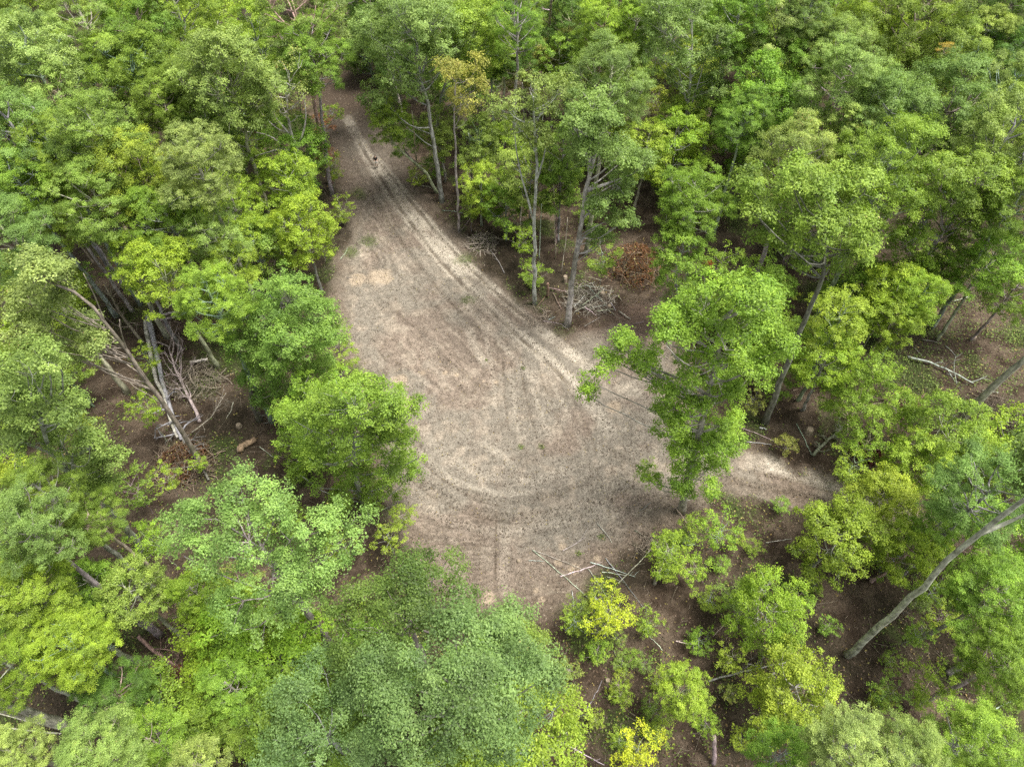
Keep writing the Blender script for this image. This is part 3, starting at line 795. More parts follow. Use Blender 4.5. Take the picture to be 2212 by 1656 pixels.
# far left, top rows
T("mid-green rounded tree in the top left corner",42,22,72,'mid','round',23)
T("soft blue-green crown just below the top left corner tree",70,92,66,'blue','round',23)
T("pale thin-leaved tree with bare limbs near the top left",185,52,58,'pale','loose',24,bark='pale')
T("mid-green tree filling the gap right of the pale thin-leaved tree",310,70,72,'mid','round',23)
T("fresh green crown on the upper edge left of the yellow-green sprays",385,28,62,'fresh','round',23)
T("deep green dome, darkest of the left-hand canopy",300,155,86,'mid','round',22)
T("yellow-green low tree between the olive crown and the top edge",465,62,58,'yelg','mid',15,name='young_tree')
T("lime-coloured small tree left of the far track, under the top edge",552,78,52,'yelg','mid',16,name='young_tree')
T("feathery blue-green tree with fine upright limbs left of the track's far end",640,40,76,'blue','loose',24,bark='pale')
T("mid-green spreading tree overhanging the far end of the track from the left",672,112,62,'mid','round',21)
T("fresh green crown behind the far end of the track",735,40,52,'fresh','mid',10)
T("long pale leaning crown in the upper left quarter",88,165,74,'sage','tall',25)
T("narrow pale green crown below the long pale leaning one",128,235,58,'pale','tall',22)
T("pale blue-green tree at the left edge level with the kinked far trunk",38,290,80,'blue','round',23)
T("fresh green tree between the left edge and the yellow-olive crown",118,330,62,'fresh','round',21)
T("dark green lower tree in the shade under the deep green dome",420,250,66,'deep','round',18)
T("mid-green tree right of the rusty slanting stem",360,225,60,'mid','round',20)
T("yellow-olive crown with tan tips in the left canopy",222,308,78,'olive','round',23)
T("pale round frosted-looking crown, lightest of the left canopy",425,352,68,'sage','round',23)
T("yellow-green wide tree left of the pale round crown",308,378,80,'yelg','round',21)
T("tan-tipped yellow-green tree below the wide yellow-green one",208,430,72,'olive','round',20)
T("fresh green tree below the pale round crown",360,470,66,'fresh','round',18)
T("small yellow-green tree right of the pale round crown",500,425,40,'yelg','mid',14,name='young_tree')
T("greenish-white loose crown low in the left canopy",462,505,52,'pale','loose',17)
T("green mid-height tree at the left edge below the pale blue-green tree",40,395,66,'fresh','round',20)
T("yellow-green low tree on the left above the blue-green corner crown",140,462,54,'yelg','mid',16,name='young_tree')
T("blue-green tree cut by the left edge halfway down",22,515,70,'blue','round',22)
T("lime young tree right beside the half-dead white tree",622,398,52,'lime','mid',13,name='young_tree')
T("lime young tree with a long drooping side above the round mid-green tree",652,492,54,'lime','mid',12,name='young_tree')
T("yellow-green young tree beneath the leaning grey trunk",545,520,42,'yelg','mid',11,name='young_tree')
T("lime tree hanging over the broken end of the fallen twin trunk",350,590,60,'lime','mid',17)
T("bright yellow-green tree left of the lime tree over the fallen trunk",290,560,46,'lime','mid',15,name='young_tree')
T("mid-green companion crown left of the round full tree",462,650,66,'fresh','round',19)
T("yellow-green spray tree above the round full tree",495,575,44,'yelg','mid',14,name='young_tree')
T("fresh green tree in front of the sage tree, lower left",90,1060,60,'mid','round',19)
T("blue-green tree at the left edge below the large sage tree",60,1140,74,'blue','round',21)
T("mid-green crown right of the slanting trunk's foot",200,1120,50,'mid','round',15)
T("yellow-lime tree at the left edge in the lower quarter",60,1280,72,'yelg','round',17)
T("lime tree with yellow leaf tips above the grey corner trunks",150,1395,66,(0.281,0.409,0.043,0.02),'round',16)
T("lime-green low tree cut by the left edge above the corner trunks",28,1440,62,'lime','round',15)
T("olive-green young tree left of the brown dead brush",285,1280,58,'olive','mid',13,name='young_tree')
T("green young tree under the slanting bare trunk in the lower left",195,1262,50,'fresh','mid',12,name='young_tree')
T("dark green low tree in the shade beside the corner trunks",250,1500,60,'deep','round',11)
T("yellow-green sapling crown between the brown brush and the pale-topped tree",420,1275,48,'yelg','mid',11,name='young_tree')
T("fresh green tree in front of the brown brush at the lower left",495,1480,52,'fresh','mid',14,name='young_tree')
T("pale silver-leaved tree at the bottom left edge",210,1625,72,'pale','round',19)
T("pale green crown in the very bottom left corner",30,1625,56,'pale','round',19)
T("blue-green small crown on the bottom edge left of the oak",420,1650,48,'pale','mid',16)
T("green tree on the bottom edge between the silver tree and the oak's neighbour",330,1600,56,'fresh','mid',12,name='young_tree')
T("dull green tree at the bottom under the brown bare patch",540,1560,48,'mid','mid',11,name='young_tree')
# far middle
T("dark green tree behind the far end of the dirt track",792,98,46,'deep','mid',9)
T("thin-stemmed green tree right of the bright bushy crown, on the top edge",1118,48,46,'fresh','loose',24,bark='grey')
T("small fresh green crown low on a thin stem below the top edge",1060,130,34,'fresh','mid',15,name='young_tree')
T("brownish olive small tree left of the straight grey pole trunk",1135,135,46,'brol','mid',13,name='young_tree')
T("brownish olive small tree right of the straight grey pole trunk",1232,128,50,'brol','mid',13,name='young_tree')
T("tall lime-green tree standing against the dark wood on the top edge",1302,72,50,'lime','tall',21)
T("lime-green narrow tree, right-hand of the pair against the dark wood",1372,55,40,'lime','tall',21)
T("rounded pale blue-green crown behind the lone leaning tree",1318,178,72,'blue','round',24)
T("yellow-green tree filling in behind the lone leaning tree",1400,320,46,'yelg','mid',13,name='young_tree')
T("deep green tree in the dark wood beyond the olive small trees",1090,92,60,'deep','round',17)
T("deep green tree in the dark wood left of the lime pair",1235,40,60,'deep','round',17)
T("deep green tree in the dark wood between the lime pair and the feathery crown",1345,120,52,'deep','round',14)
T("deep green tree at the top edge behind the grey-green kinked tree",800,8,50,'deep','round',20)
T("bright yellow-green sapling glowing in the shade left of the forked white trunk",1088,322,44,'lime','mid',10,name='young_tree')
T("green understory tree left of the forked white trunk",1035,300,42,'olive','mid',12,name='young_tree')
T("yellow-green understory tree behind the thin olive tree",1040,400,40,'yelg','mid',9,name='young_tree')
T("green low tree between the thin olive tree and the forked trunk",1092,440,42,'fresh','mid',8,name='young_tree')
T("olive understory tree right behind the kinked trunk's foot",945,280,36,'olive','mid',10,name='young_tree')
T("lime-tinted understory tree right of the forked white trunk",1205,400,40,'mid','mid',11,name='young_tree')
T("green tree low behind the lone leaning trunk's middle",1215,330,48,'mid','mid',15,name='young_tree')
T("small tree with green skirts at the track edge under the kinked tree",868,290,30,'fresh','mid',9,name='young_tree')
T("green tree drooping over the track's right side far up",838,260,40,'fresh','mid',14,name='young_tree')
# upper right
T("fresh green crown right of the many-stemmed tree, on the top edge",1590,50,62,'fresh','round',22)
T("pale blue-green crown under the small strip of road at the top",1688,60,66,'sage','round',22)
T("blue-tinted crown on the top edge right of the strip of road",1745,30,50,'blue','round',23)
T("yellow-green bright tree on the top edge in the right half",1860,45,58,'lime','round',21)
T("pale yellow-green crown left of the deep shadowed corner",1815,110,56,'pale','round',21)
T("green crown with small bright clumps below the road strip tree",1720,130,58,'fresh','round',19)
T("mid-green tall soft crown on the top edge, far right",1975,55,82,'mid','round',24)
T("green tree carrying one orange autumn bough",2060,135,62,'olive','round',20)
T("dark green tree in the top right corner shadow",2165,40,66,'deep','round',22)
T("dark green crown at the right edge below the corner shadow",2185,130,64,'deep','round',20)
T("tan-flecked yellow tree near the dark top right corner",2125,80,42,'olive','tall',21)
T("pale tall crown in the middle of the right-hand canopy",1822,190,76,'pale','round',23)
T("deep blue-green dome on the far right",2040,250,88,'blue','round',22)
T("blue-green tree left of the far right dome",1915,262,80,'blue','round',22)
T("pale blue-green crown at the right edge, upper third",2175,205,66,'blue','round',22)
T("sunlit yellow-pale tree at the right edge, brightest there",2165,310,84,'pale','round',23)
T("small yellowish tree with brown flecks under the orange bough",1975,180,40,'brol','mid',13,name='young_tree')
T("yellow-flecked upright crown above the tan-tipped tree on the right",1828,278,42,'tip','mid',20)
T("tan-tipped pale green tree right of the V-forked trunk tree",1722,352,72,'tip','round',23)
T("large fresh green crown in the heart of the right-hand canopy",1912,380,92,'fresh','round',23)
T("green crown left of the tan-tipped tree with trunk showing below",1500,430,62,'fresh','round',18)
T("blue-green lower crown beneath the many-stemmed tree's right side",1610,260,50,'mid','round',17)
T("fresh green low tree above the rust-brown brush",1470,560,52,'fresh','mid',14)
T("green crown at the right edge halfway between the slanting trunk and the bright tree",2190,440,60,'mid','round',19)
T("yellow-green lower tree beneath the grey-trunked broad tree",1990,640,40,'lime','mid',13,name='young_tree')
T("bright lime branchy tree below the two low crossing limbs",1930,690,44,'lime','mid',11,name='young_tree')
T("lime tree right behind the big bright tree's crown",1815,690,54,'yelg','mid',14,name='young_tree')
T("yellow-green tree under the long dark leaning trunk",1790,770,52,'lime','mid',11,name='young_tree')
T("fresh green tall shrubby tree right of the lime thicket",1870,850,62,'fresh','mid',11,name='young_tree')
T("yellow-green thicket tree with thin leaves at the slanting trunk's foot",1995,1000,56,'yelg','mid',8,name='young_tree')
T("green low tree on the right edge beneath the sunlit tree",2140,560,60,'fresh','mid',14,name='young_tree')
T("green young tree on the right-hand slope among the deadfall",2050,560,46,'mid','mid',12,name='young_tree')
T("dark green young tree at the right edge above the deadfall",2195,620,50,'mid','mid',11,name='young_tree')
# lower right
T("big blue-green crown at the right edge in front of the twig heap",2140,1060,84,'blue','round',17)
T("fresh green tree below the forked pale trunk at the right edge",2150,1290,78,'fresh','round',13)
T("green leafy tree at the right edge near the bottom corner",2170,1430,66,'fresh','round',13)
T("silvery pale crown on the bottom edge right of centre",1830,1620,74,'sage','round',19)
T("pale green crown on the bottom edge nearer the right corner",1960,1635,66,'pale','round',18)
T("fresh green crown left of the silvery pale one on the bottom edge",1690,1630,56,'fresh','mid',13)
T("green crown in the bottom right corner",2110,1600,74,'fresh','round',15)
T("yellow-green thicket tree right of the spur track's lower side",1900,1080,56,'yelg','mid',8,name='young_tree')
T("olive-lime young tree beside the spur track's right end",1965,1190,52,'lime','mid',9,name='young_tree')
T("airy yellow-green tree in the middle of the lower right floor",1815,1165,72,'yelg','mid',9,name='young_tree')
T("tall lime young tree in the centre of the lower right thicket",1665,1320,66,'lime','mid',9,name='young_tree')
T("olive lime tree in front of the forked trunk's foot",1720,1480,78,'yelg','mid',9,name='young_tree')
T("fresh green young tree above the pale trunk's middle",2020,1140,44,'fresh','mid',10,name='young_tree')
T("yellow-green young tree near the bottom beside the short grey stump pole",1480,1490,46,'yelg','mid',8,name='young_tree')
T("bright yellow young tree, the brightest thing on the lower right floor",1318,1325,50,'yel','sap',7,name='young_tree')
T("lime young tree at the lower right corner of the clearing",1440,1195,44,'lime','sap',8,name='young_tree')
T("yellow young tree on the bottom edge right of the oak",1375,1620,46,'yel','sap',7,name='young_tree')

# ---------------------------------------------------------------- saplings and shrubs seen on their own
SP = lambda label, cx, cy, r, col='lime', H=4.0, style='sap', name='sapling', cat='sapling', **k: tree(label, cx, cy, r, col, style, H, name=name, cat=cat, tr=0.035, **k)
SP("thin yellow-green sapling left of the bright yellow young tree",1240,1345,34,'yelg')
SP("sparse yellow sapling right of the bright yellow young tree",1400,1350,32,'yelg')
SP("sapling below the bright yellow young tree with a few yellow leaves",1290,1405,28,'yelg',3)
SP("green sapling beside the crossed fallen poles",1500,1230,30,'lime')
SP("lime sapling right of the lower right corner of the clearing",1555,1150,38,'lime',5)
SP("small olive sapling where the spur track meets the clearing",1500,1130,24,'yelg')
SP("yellow-green sapling at the foot of the big bright tree",1400,1020,22,'yelg',4)
SP("yellow-green sapling right of the clearing under the big bright tree's edge",1625,870,26,'brol',4)
SP("sparse sapling at the left rim of the clearing under the round full tree",752,770,26,'yelg',4)
SP("olive sapling at the clearing's left rim higher up",740,720,22,'olive',4)
SP("yellow sapling beside the track opposite the half-dead tree",718,365,24,'yelg',5)
SP("yellowish sapling by the track left of the bare patch",738,455,26,'yelg',4)
SP("rust-red shrub at the left side of the far track",690,270,26,'rust',4,'bush','shrub','shrub')
SP("low green shrub left of the far track",715,245,22,'lime',4,'bush','shrub','shrub')
SP("rust-brown dead shrub beside the half-dead tree's foot",705,330,20,'rust',3,'bush','shrub','shrub')
SP("green sapling overhanging the clearing's lower left rim",870,1120,30,'lime',5)
SP("yellow-green sapling left of the tread-marked near end",840,1160,30,'yelg',5)
SP("sapling with hanging leaves beside the fallen twin trunk",320,770,28,'lime',6)
SP("lime sapling below the twin trunk's lower end",315,885,36,'lime',7)
SP("small green sapling among the dead brown brush",430,1000,20,'lime',3)
SP("young lime sapling under the brown brush at lower left",360,1030,30,'lime',6)
SP("lime sapling in front of the pale-topped tree's left side",330,1170,40,'lime',7)
SP("pale sapling by the bottom edge under the oak's right side",1340,1500,26,'yelg',3)
SP("small green clump on bare soil below the bright yellow young tree",1365,1420,18,'fresh',1.5,'bush','shrub','shrub')
SP("sparse yellow-green sapling beside the short bare pole",1580,1420,34,'yelg',4)
SP("olive sapling between the two lime thickets at lower right",1590,1290,34,'olive',4)
SP("green sapling on the litter right of the forked trunk's foot",1985,1370,32,'fresh',4)
SP("lime sapling on the litter near the bottom right corner tree",2010,1480,44,'lime',5)
SP("dull green sapling by the dark log at lower right",1920,1500,38,'mid',4)
SP("pale-flowered little shrub against the forked pale trunk",1985,1300,20,'sage',3,'bush','shrub','shrub')
SP("yellow shrub on the spur track's upper side",1700,960,22,'brol',2.5,'bush','shrub','shrub')
SP("low yellow-green thicket along the spur track's end",1840,1010,40,'yelg',5)
SP("lime sapling in front of the reddish dead twigs",1870,960,40,'lime',6)
SP("lime sapling left of the slanting trunk",1950,880,40,'lime',6)
SP("small lime sapling right of the slanting trunk",2090,960,34,'lime',5)
SP("tiny red-leaved sapling right of the rust-brown brush",1530,570,12,'red',6,'bush')
SP("red autumn shrub deep in the right-hand canopy",2045,185,12,'red',14,'bush','shrub','shrub')
SP("small red shrub behind the big bright tree",1672,652,14,'red',8,'bush','shrub','shrub')
SP("small orange autumn bough showing among the far right trees",2045,105,14,'orange',22,'bush','young_tree','tree')
SP("reddish dead shrub by the twisted white limbs",538,270,16,'rust',14,'bush','shrub','shrub')
SP("green sapling on the left rim beside the straight thin trunk",700,500,28,'lime',6)
SP("green understory sapling by the pale twig heap on the right of the track",1015,450,26,'olive',5)
SP("yellow sapling at the track edge near the thin olive tree",900,380,22,'yelg',4)
SP("green sapling right behind the lone leaning tree",1300,560,34,'fresh',7)
SP("lime sapling left of the lone leaning tree's foot",1130,520,28,'lime',6)
SP("green sapling at the right rim of the leaf-litter bay",1455,650,30,'mid',6)
# ---------------------------------------------------------------- understory under the canopy
def project(P):
    v = np.asarray(P, float) - CP
    w = v @ FWD
    return 1106 + FPX * v[..., 0] / w, 828 - FPX * (v @ UPV) / w

OPEN = [[(215,640),(300,580),(420,690),(470,800),(560,900),(610,1000),(560,1080),(470,1080),(330,1010)],
        [(1120,1330),(1500,1230),(1620,1400),(1600,1600),(1250,1680),(1180,1560)],
        [(1740,1370),(2060,1340),(2100,1450),(1950,1580),(1720,1560)],
        [(1930,680),(2230,660),(2230,930),(2060,930),(1930,850)],
        [(1540,840),(1760,880),(1860,1010),(1600,1000)],
        [(1000,480),(1130,540),(1150,640),(1050,600)],
        [(1150,560),(1450,520),(1480,720),(1200,700)],
        [(300,1400),(500,1400),(500,1580),(280,1560)],
        [(-20,1500),(240,1500),(280,1600),(60,1680),(-20,1680)],
        [(400,1540),(560,1590),(580,1680),(400,1680)],
        [(690,150),(780,150),(860,260),(930,400),(740,420),(690,250)],
        [(1540,1080),(1740,1120),(1740,1280),(1560,1270)]]
OPEN = [np.array(o, float) for o in OPEN]
def in_open(x, y, zs=(0.0, 3.0, 6.0)):
    for z in zs:
        px, py = project(np.array([x, y, z]))
        if any(inside(np.array([px]), np.array([py]), o)[0] for o in OPEN): return True
    return False

def understory():
    rng = np.random.RandomState(42)
    pts = []
    tries = 0
    while tries < 6000 and len(pts) < 300:
        tries += 1
        y = 4 + 112 * rng.rand() ** 0.85
        x = (rng.rand() * 2 - 1) * (28 + 0.62 * y)
        px, py = project(np.array([x, y, 3.0]))
        if not (-60 < px < 2270 and -30 < py < 1700): continue
        if clear_sd(np.array([x]), np.array([y]))[0] > -1.6: continue
        if in_open(x, y): continue
        if px > 1150 and py > 980 and rng.rand() < 0.6: continue
        if pts and np.min(np.hypot(np.array(pts)[:, 0] - x, np.array(pts)[:, 1] - y)) < 2.8: continue
        pts.append((x, y, px, py))
    for x, y, px, py in pts:
        big = rng.rand() < (0.50 if not (px > 1380 and py > 1050) else 0.12)
        reg = ("beyond the far end of the dirt track" if py < 330 and 600 < px < 1400 else
               "on the right-hand slope above the spur track" if px > 1100 and py < 980 else
               "on the open floor at the lower right" if px > 1100 else
               "beneath the upper left canopy" if py < 760 else "beneath the lower left canopy")
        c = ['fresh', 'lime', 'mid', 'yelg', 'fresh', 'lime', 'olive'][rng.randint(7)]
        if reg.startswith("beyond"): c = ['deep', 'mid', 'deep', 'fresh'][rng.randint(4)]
        P = np.array([x, y, 6.0 if big else 3.0])
        if big:
            H = 8 + 6 * rng.rand(); R = 2.6 + 1.2 * rng.rand(); zc = H - 3.2
            q = project(np.array([x, y, zc]))
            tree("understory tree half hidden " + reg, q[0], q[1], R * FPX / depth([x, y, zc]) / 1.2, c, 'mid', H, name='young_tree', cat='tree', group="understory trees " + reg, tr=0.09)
        else:
            H = 3 + 3.5 * rng.rand(); R = 1.3 + 1.0 * rng.rand(); zc = H * 0.55
            q = project(np.array([x, y, zc]))
            tree("slender shade-grown sapling " + reg, q[0], q[1], R * FPX / depth([x, y, zc]) / 1.2, c, 'sap', H, name='sapling', cat='sapling', group="saplings " + reg, tr=0.035)
understory()

def low_growth():
    rng = np.random.RandomState(77); pts = []
    while len(pts) < 46:
        px, py = 1190 + 960 * rng.rand(), 1090 + 540 * rng.rand()
        P = at_z(px, py, 0.6)
        if clear_sd(P[:1], P[1:2])[0] > -0.6: continue
        if pts and np.min(np.hypot(*(np.array(pts) - P[:2]).T)) < 1.5: continue
        pts.append(P[:2])
        H = 1.4 + 1.8 * rng.rand(); q = project(np.array([P[0], P[1], H * .5]))
        tree("low straggly seedling on the brown floor at the lower right", q[0], q[1], (0.7 + 0.6 * rng.rand()) * FPX / depth(P) / 1.2, ['lime', 'yelg', 'olive', 'fresh'][rng.randint(4)], 'sap', H,
             name='seedling', cat='sapling', group="straggly seedlings at the lower right", tr=0.018)
low_growth()
for _l, _b in CHK:
    _s = clear_sd(np.array([_b[0]]), np.array([_b[1]]))[0]
    if _s > 0.3 and '__dbg__' in globals(): print('IN CLEARING', round(float(_s), 1), _l)

# ---------------------------------------------------------------- ground litter nobody could count
def floor_points(n, rng, clear=False, margin=0.0):
    out = []
    while sum(len(o) for o in out) < n:
        y = 6 + 95 * rng.rand(n) ** 1.25; x = (rng.rand(n) * 2 - 1) * (30 + 0.6 * y)
        sd = clear_sd(x, y) + (fbm(x / 2.2, y / 2.2, 2, 4) - 0.5) * 3.2
        k = (sd > margin) if clear else (sd < margin)
        out.append(np.stack([x[k], y[k]], 1))
    return np.vstack(out)[:n]

def scatter_leaves(name, label, pts, size, color, rng, lift=0.05, up=1.0, hgt=0.0):
    n = len(pts)
    z = ground_z(pts[:, 0], pts[:, 1]) + lift + hgt * rng.rand(n)
    nor = rng.randn(n, 3) * 0.45 + np.array([0, 0, up])
    me = leaves_mesh(name, np.column_stack([pts, z]), nor, size * (0.5 + rng.rand(n)), rng.rand(n), rng.rand(n), rng)
    tag(obj(name, me, color=color), label, "ground litter", kind='stuff')

def scatter_sticks(name, label, pts, lmin, lmax, r, color, rng, lift=0.04):
    tb = Tubes()
    for x, y in pts:
        a = rng.rand() * 6.28; L = lmin + (lmax - lmin) * rng.rand() ** 2
        d = np.array([math.cos(a), math.sin(a), 0]) * L / 2
        z = ground_z(x, y) + lift
        c = np.array([x, y, z])
        k = rng.randn(3) * 0.06 * L; k[2] = abs(k[2]) * .5
        tb.add([c - d, c + k, c + d + np.array([0, 0, 0.1 * rng.rand()])], [r, r * 0.9, r * 0.5], 4, cap=False)
    tag(obj(name, tb.mesh(name, BARK), color=color), label, "ground litter", kind='stuff')

rg_ = np.random.RandomState(5)
scatter_leaves("leaf_litter", "brown fallen leaves strewn over the forest floor", floor_points(52000, rg_), 0.17, (0.15, 0.108, 0.075, 0.14), rg_)
_p = floor_points(110000, rg_)
_p = _p[fbm(_p[:, 0] / 3.3, _p[:, 1] / 3.3, 7, 4) + 0.06 * rg_.randn(len(_p)) > 0.53]
scatter_leaves("ground_cover", "low green plants in patches on the forest floor", _p, 0.16, (0.16, 0.24, 0.045, 0.03), rg_, 0.05, 1.0, 0.4)
_p = np.vstack([c + rg_.randn(int(90 * r), 2) * r * 0.42 for c, r in GREENS])
scatter_leaves("grass", "short green grass tufts on the bare soil", _p, 0.12, (0.17, 0.23, 0.06, 0.05), rg_, 0.03, 0.5, 0.1)
scatter_sticks("twigs", "thin dead twigs scattered over the forest floor", floor_points(2600, rg_), 0.3, 1.8, 0.016, (0.30, 0.25, 0.19, 0), rg_)
scatter_sticks("twigs", "thin bits of twig pressed into the bare soil", floor_points(1500, rg_, True), 0.12, 0.7, 0.014, (0.17, 0.13, 0.10, 0), rg_, 0.02)
scatter_leaves("bark_chips", "dark and pale bark chips on the bare soil", floor_points(9000, rg_, True), 0.10, (0.12, 0.085, 0.06, 0.25), rg_, 0.02)

def soil_clods():
    rng = np.random.RandomState(11)
    p = floor_points(30000, rng, True, -0.6)
    n = len(p)
    s = 0.022 + 0.055 * rng.rand(n) ** 2.5
    base = np.array([[1, 0, 0], [0, 1, 0], [-1, 0, 0], [0, -1, 0], [0, 0, .75], [0, 0, -.5]])
    v = base[None] * s[:, None, None] * (0.6 + 0.8 * rng.rand(n, 6, 1))
    a = rng.rand(n) * 6.28; ca, sa = np.cos(a)[:, None], np.sin(a)[:, None]
    x = v[..., 0] * ca - v[..., 1] * sa; y = v[..., 0] * sa + v[..., 1] * ca
    v = np.stack([x + p[:, :1], y + p[:, 1:], v[..., 2] + (ground_z(p[:, 0], p[:, 1]) + 0.01)[:, None]], -1).reshape(-1, 3)
    f = np.array([[0, 1, 4], [1, 2, 4], [2, 3, 4], [3, 0, 4], [1, 0, 5], [2, 1, 5], [3, 2, 5], [0, 3, 5]])
    F = (f[None] + (np.arange(n) * 6)[:, None, None]).reshape(-1, 3)
    tone = np.array([[0.24, 0.20, 0.16], [0.13, 0.10, 0.075], [0.33, 0.285, 0.23], [0.19, 0.15, 0.12]])[rng.randint(4, size=n)] * (0.75 + 0.5 * rng.rand(n, 1))
    c = np.repeat(np.hstack([tone, np.ones((n, 1))]), 6, 0)
    me = mesh_np("soil_clods", v, F, SOIL, 3, {"soil": ('FLOAT_COLOR', 'POINT', c), "rough": ('FLOAT', 'POINT', np.zeros(len(v)))})
    tag(obj("soil_clods", me), "crumbled lumps of dry soil over the clearing", "soil", kind='stuff')
soil_clods()

# ---------------------------------------------------------------- dead wood
def local(path):
    path = np.asarray(path, float)
    o = path[0].copy(); o[2] = min(o[2], path[:, 2].min())
    return path - o, o

def dead_path(pts, lift):
    P = []
    lf = lift if isinstance(lift, (list, tuple)) else [lift] * len(pts)
    for (x, y), l in zip(pts, lf):
        for _ in range(3):
            q = at_z(x, y, l)
        q[2] = ground_z(q[0], q[1]) + l
        P.append(q)
    return np.array(P)

_ds = [900]
def branchlets(tb, pts, n, L, r, rng, depth_=1, up=0.4, t0=0.2):
    for _ in range(n):
        t = t0 + (1 - t0) * rng.rand()
        k = t * (len(pts) - 1); i = int(min(k, len(pts) - 2)); p = pts[i] + (pts[i + 1] - pts[i]) * (k - i)
        d = unit(pts[i + 1] - pts[i])
        s = unit(d * (0.5 + 0.4 * rng.rand()) + rng.randn(3) * np.array([.75, .75, .35]) + np.array([0, 0, up]))
        l = L * (0.45 + 0.8 * rng.rand())
        q = curve_pts(p, p + s * l, 6, 0.09, rng)
        q[:, 2] = np.maximum(q[:, 2], p[2] - 0.6)
        tb.add(q, np.linspace(r, r * 0.25, 6), 5, cap=False)
        if depth_ > 0: branchlets(tb, q, 3, l * 0.5, r * 0.45, rng, depth_ - 1, up)

def dead(name, label, cat, pts, r, col='grey', lift=0.12, twigs=0, twl=1.5, sub=1, group=None, taper=0.5, cut=False, up=0.4, t0=0.2):
    _ds[0] += 1; rng = np.random.RandomState(_ds[0])
    P, o = local(dead_path(pts, lift))
    cum = np.concatenate([[0], np.cumsum(np.linalg.norm(np.diff(P, axis=0), axis=1))]); cum /= cum[-1]
    n = 10; t = np.linspace(0, 1, n)
    Q = np.stack([np.interp(t, cum, P[:, k]) for k in range(3)], 1)
    Q[1:-1] += rng.randn(n - 2, 3) * np.array([1, 1, .3]) * (0.012 + 0.15 * r)
    tb = Tubes(); tb.add(Q, np.linspace(r, r * taper, n), 8)
    bc = tuple(v * (0.85 + 0.3 * rng.rand()) for v in BARKS[col])
    if twigs:
        e = empty(name, o)
        obj('trunk' if r > 0.1 else 'stem', tb.mesh('trunk', BARK), e, bc)
        t2 = Tubes(); branchlets(t2, Q, twigs, twl, r * 0.42, rng, sub, up, t0)
        obj('branches', t2.mesh('branches', BARK), e, tuple(v * 0.9 for v in bc))
    else:
        e = obj(name, tb.mesh(name, BARK), None, bc, o)
        if cut:
            c = Tubes(); d = unit(Q[1] - Q[0]); c.add([Q[0] - d * (r * 0.15 + 0.012), Q[0] - d * r * .1], [r * 0.93, r * 0.97], 8)
            obj('cut_end', c.mesh('cut_end', CUTWOOD), e)
    return tag(e, label, cat, group)

def stump(label, x, y, r=0.28, h=0.45):
    r *= 0.66
    rng = np.random.RandomState(int(x * 7 + y))
    p = at_z(x, y, 0); p[2] = ground_z(p[0], p[1])
    a = np.arange(14) * 2 * math.pi / 14
    tb = Tubes(); tb.add([[0, 0, -0.15], [0, 0, 0.05], [0.02, 0, h * .5], [0.02, 0.01, h]], [r * 1.5, r * 1.25, r * 1.02, r], 12)
    e = obj("tree_stump", tb.mesh("tree_stump", BARK), None, BARKS['brown'], p)
    c = Tubes(); c.add([[0.02, 0.01, h - 0.01], [0.02, 0.01, h + r * 0.15 + 0.02]], [r * 0.97, r * 0.93], 12, cap=False)
    c.add([[0.02, 0.01, h + r * 0.15 + 0.018], [0.02, 0.01, h + r * 0.15 + 0.022]], [r * 0.93, 0.01], 12, cap=False)
    obj("cut_top", c.mesh("cut_top", CUTWOOD, False), e)
    return tag(e, label, "stump")

def brush(label, cx, cy, rpx, n, twig=(0.22, 0.17, 0.13), leafcol=None, nleaf=0, hgt=1.3, lmax=3.2, ar=0.7):
    """a heap of cut tops: one tangled thing of twigs, dead leaves still on"""
    _ds[0] += 1; rng = np.random.RandomState(_ds[0])
    c = at_z(cx, cy, 0); R = rpx * depth(c) / FPX
    c[2] = ground_z(c[0], c[1])
    tb = Tubes()
    for _ in range(n):
        a = rng.rand() * 6.28; q = R * math.sqrt(rng.rand())
        p = np.array([math.cos(a) * q, math.sin(a) * q * ar * 1.3, 0]); p[2] = rng.rand() * hgt * (1 - (q / R) ** 2) + 0.05
        b = rng.rand() * 6.28; L = lmax * (0.35 + 0.65 * rng.rand())
        d = np.array([math.cos(b), math.sin(b), rng.uniform(-.15, .45)]) * L * 0.5
        pp = curve_pts(p - d, p + d, 6, 0.1, rng); pp[:, 2] = np.maximum(pp[:, 2], 0.03)
        r0 = 0.014 + 0.045 * rng.rand() ** 3
        tb.add(pp, np.linspace(r0, r0 * 0.35, 6), 5, cap=False)
        if rng.rand() < 0.6: branchlets(tb, pp, 2, L * 0.35, r0 * 0.5, rng, 0)
    e = empty("brush_pile", c)
    obj("branches", tb.mesh("branches", BARK), e, twig)
    if nleaf:
        a = rng.rand(nleaf) * 6.28; q = R * np.sqrt(rng.rand(nleaf)) * (0.75 + 0.4 * rng.rand(nleaf))
        x = np.cos(a) * q; y = np.sin(a) * q * ar * 1.3
        k = fbm((x + c[0]) / 0.8, (y + c[1]) / 0.8, 3, 3) + 0.08 * rng.randn(nleaf) > 0.46
        x = x[k]; y = y[k]; m = len(x)
        z = hgt * (0.3 + 0.8 * rng.rand(m)) * np.clip(1.1 - (np.hypot(x, y / ar / 1.3) / R) ** 2, 0.1, 1)
        obj("dead_leaves", leaves_mesh("dead_leaves", np.column_stack([x, y, z]), rng.randn(m, 3) + np.array([0, 0, .6]), 0.2 * (0.5 + rng.rand(m)), rng.rand(m), rng.rand(m), rng), e, leafcol)
    return tag(e, label, "brush pile")

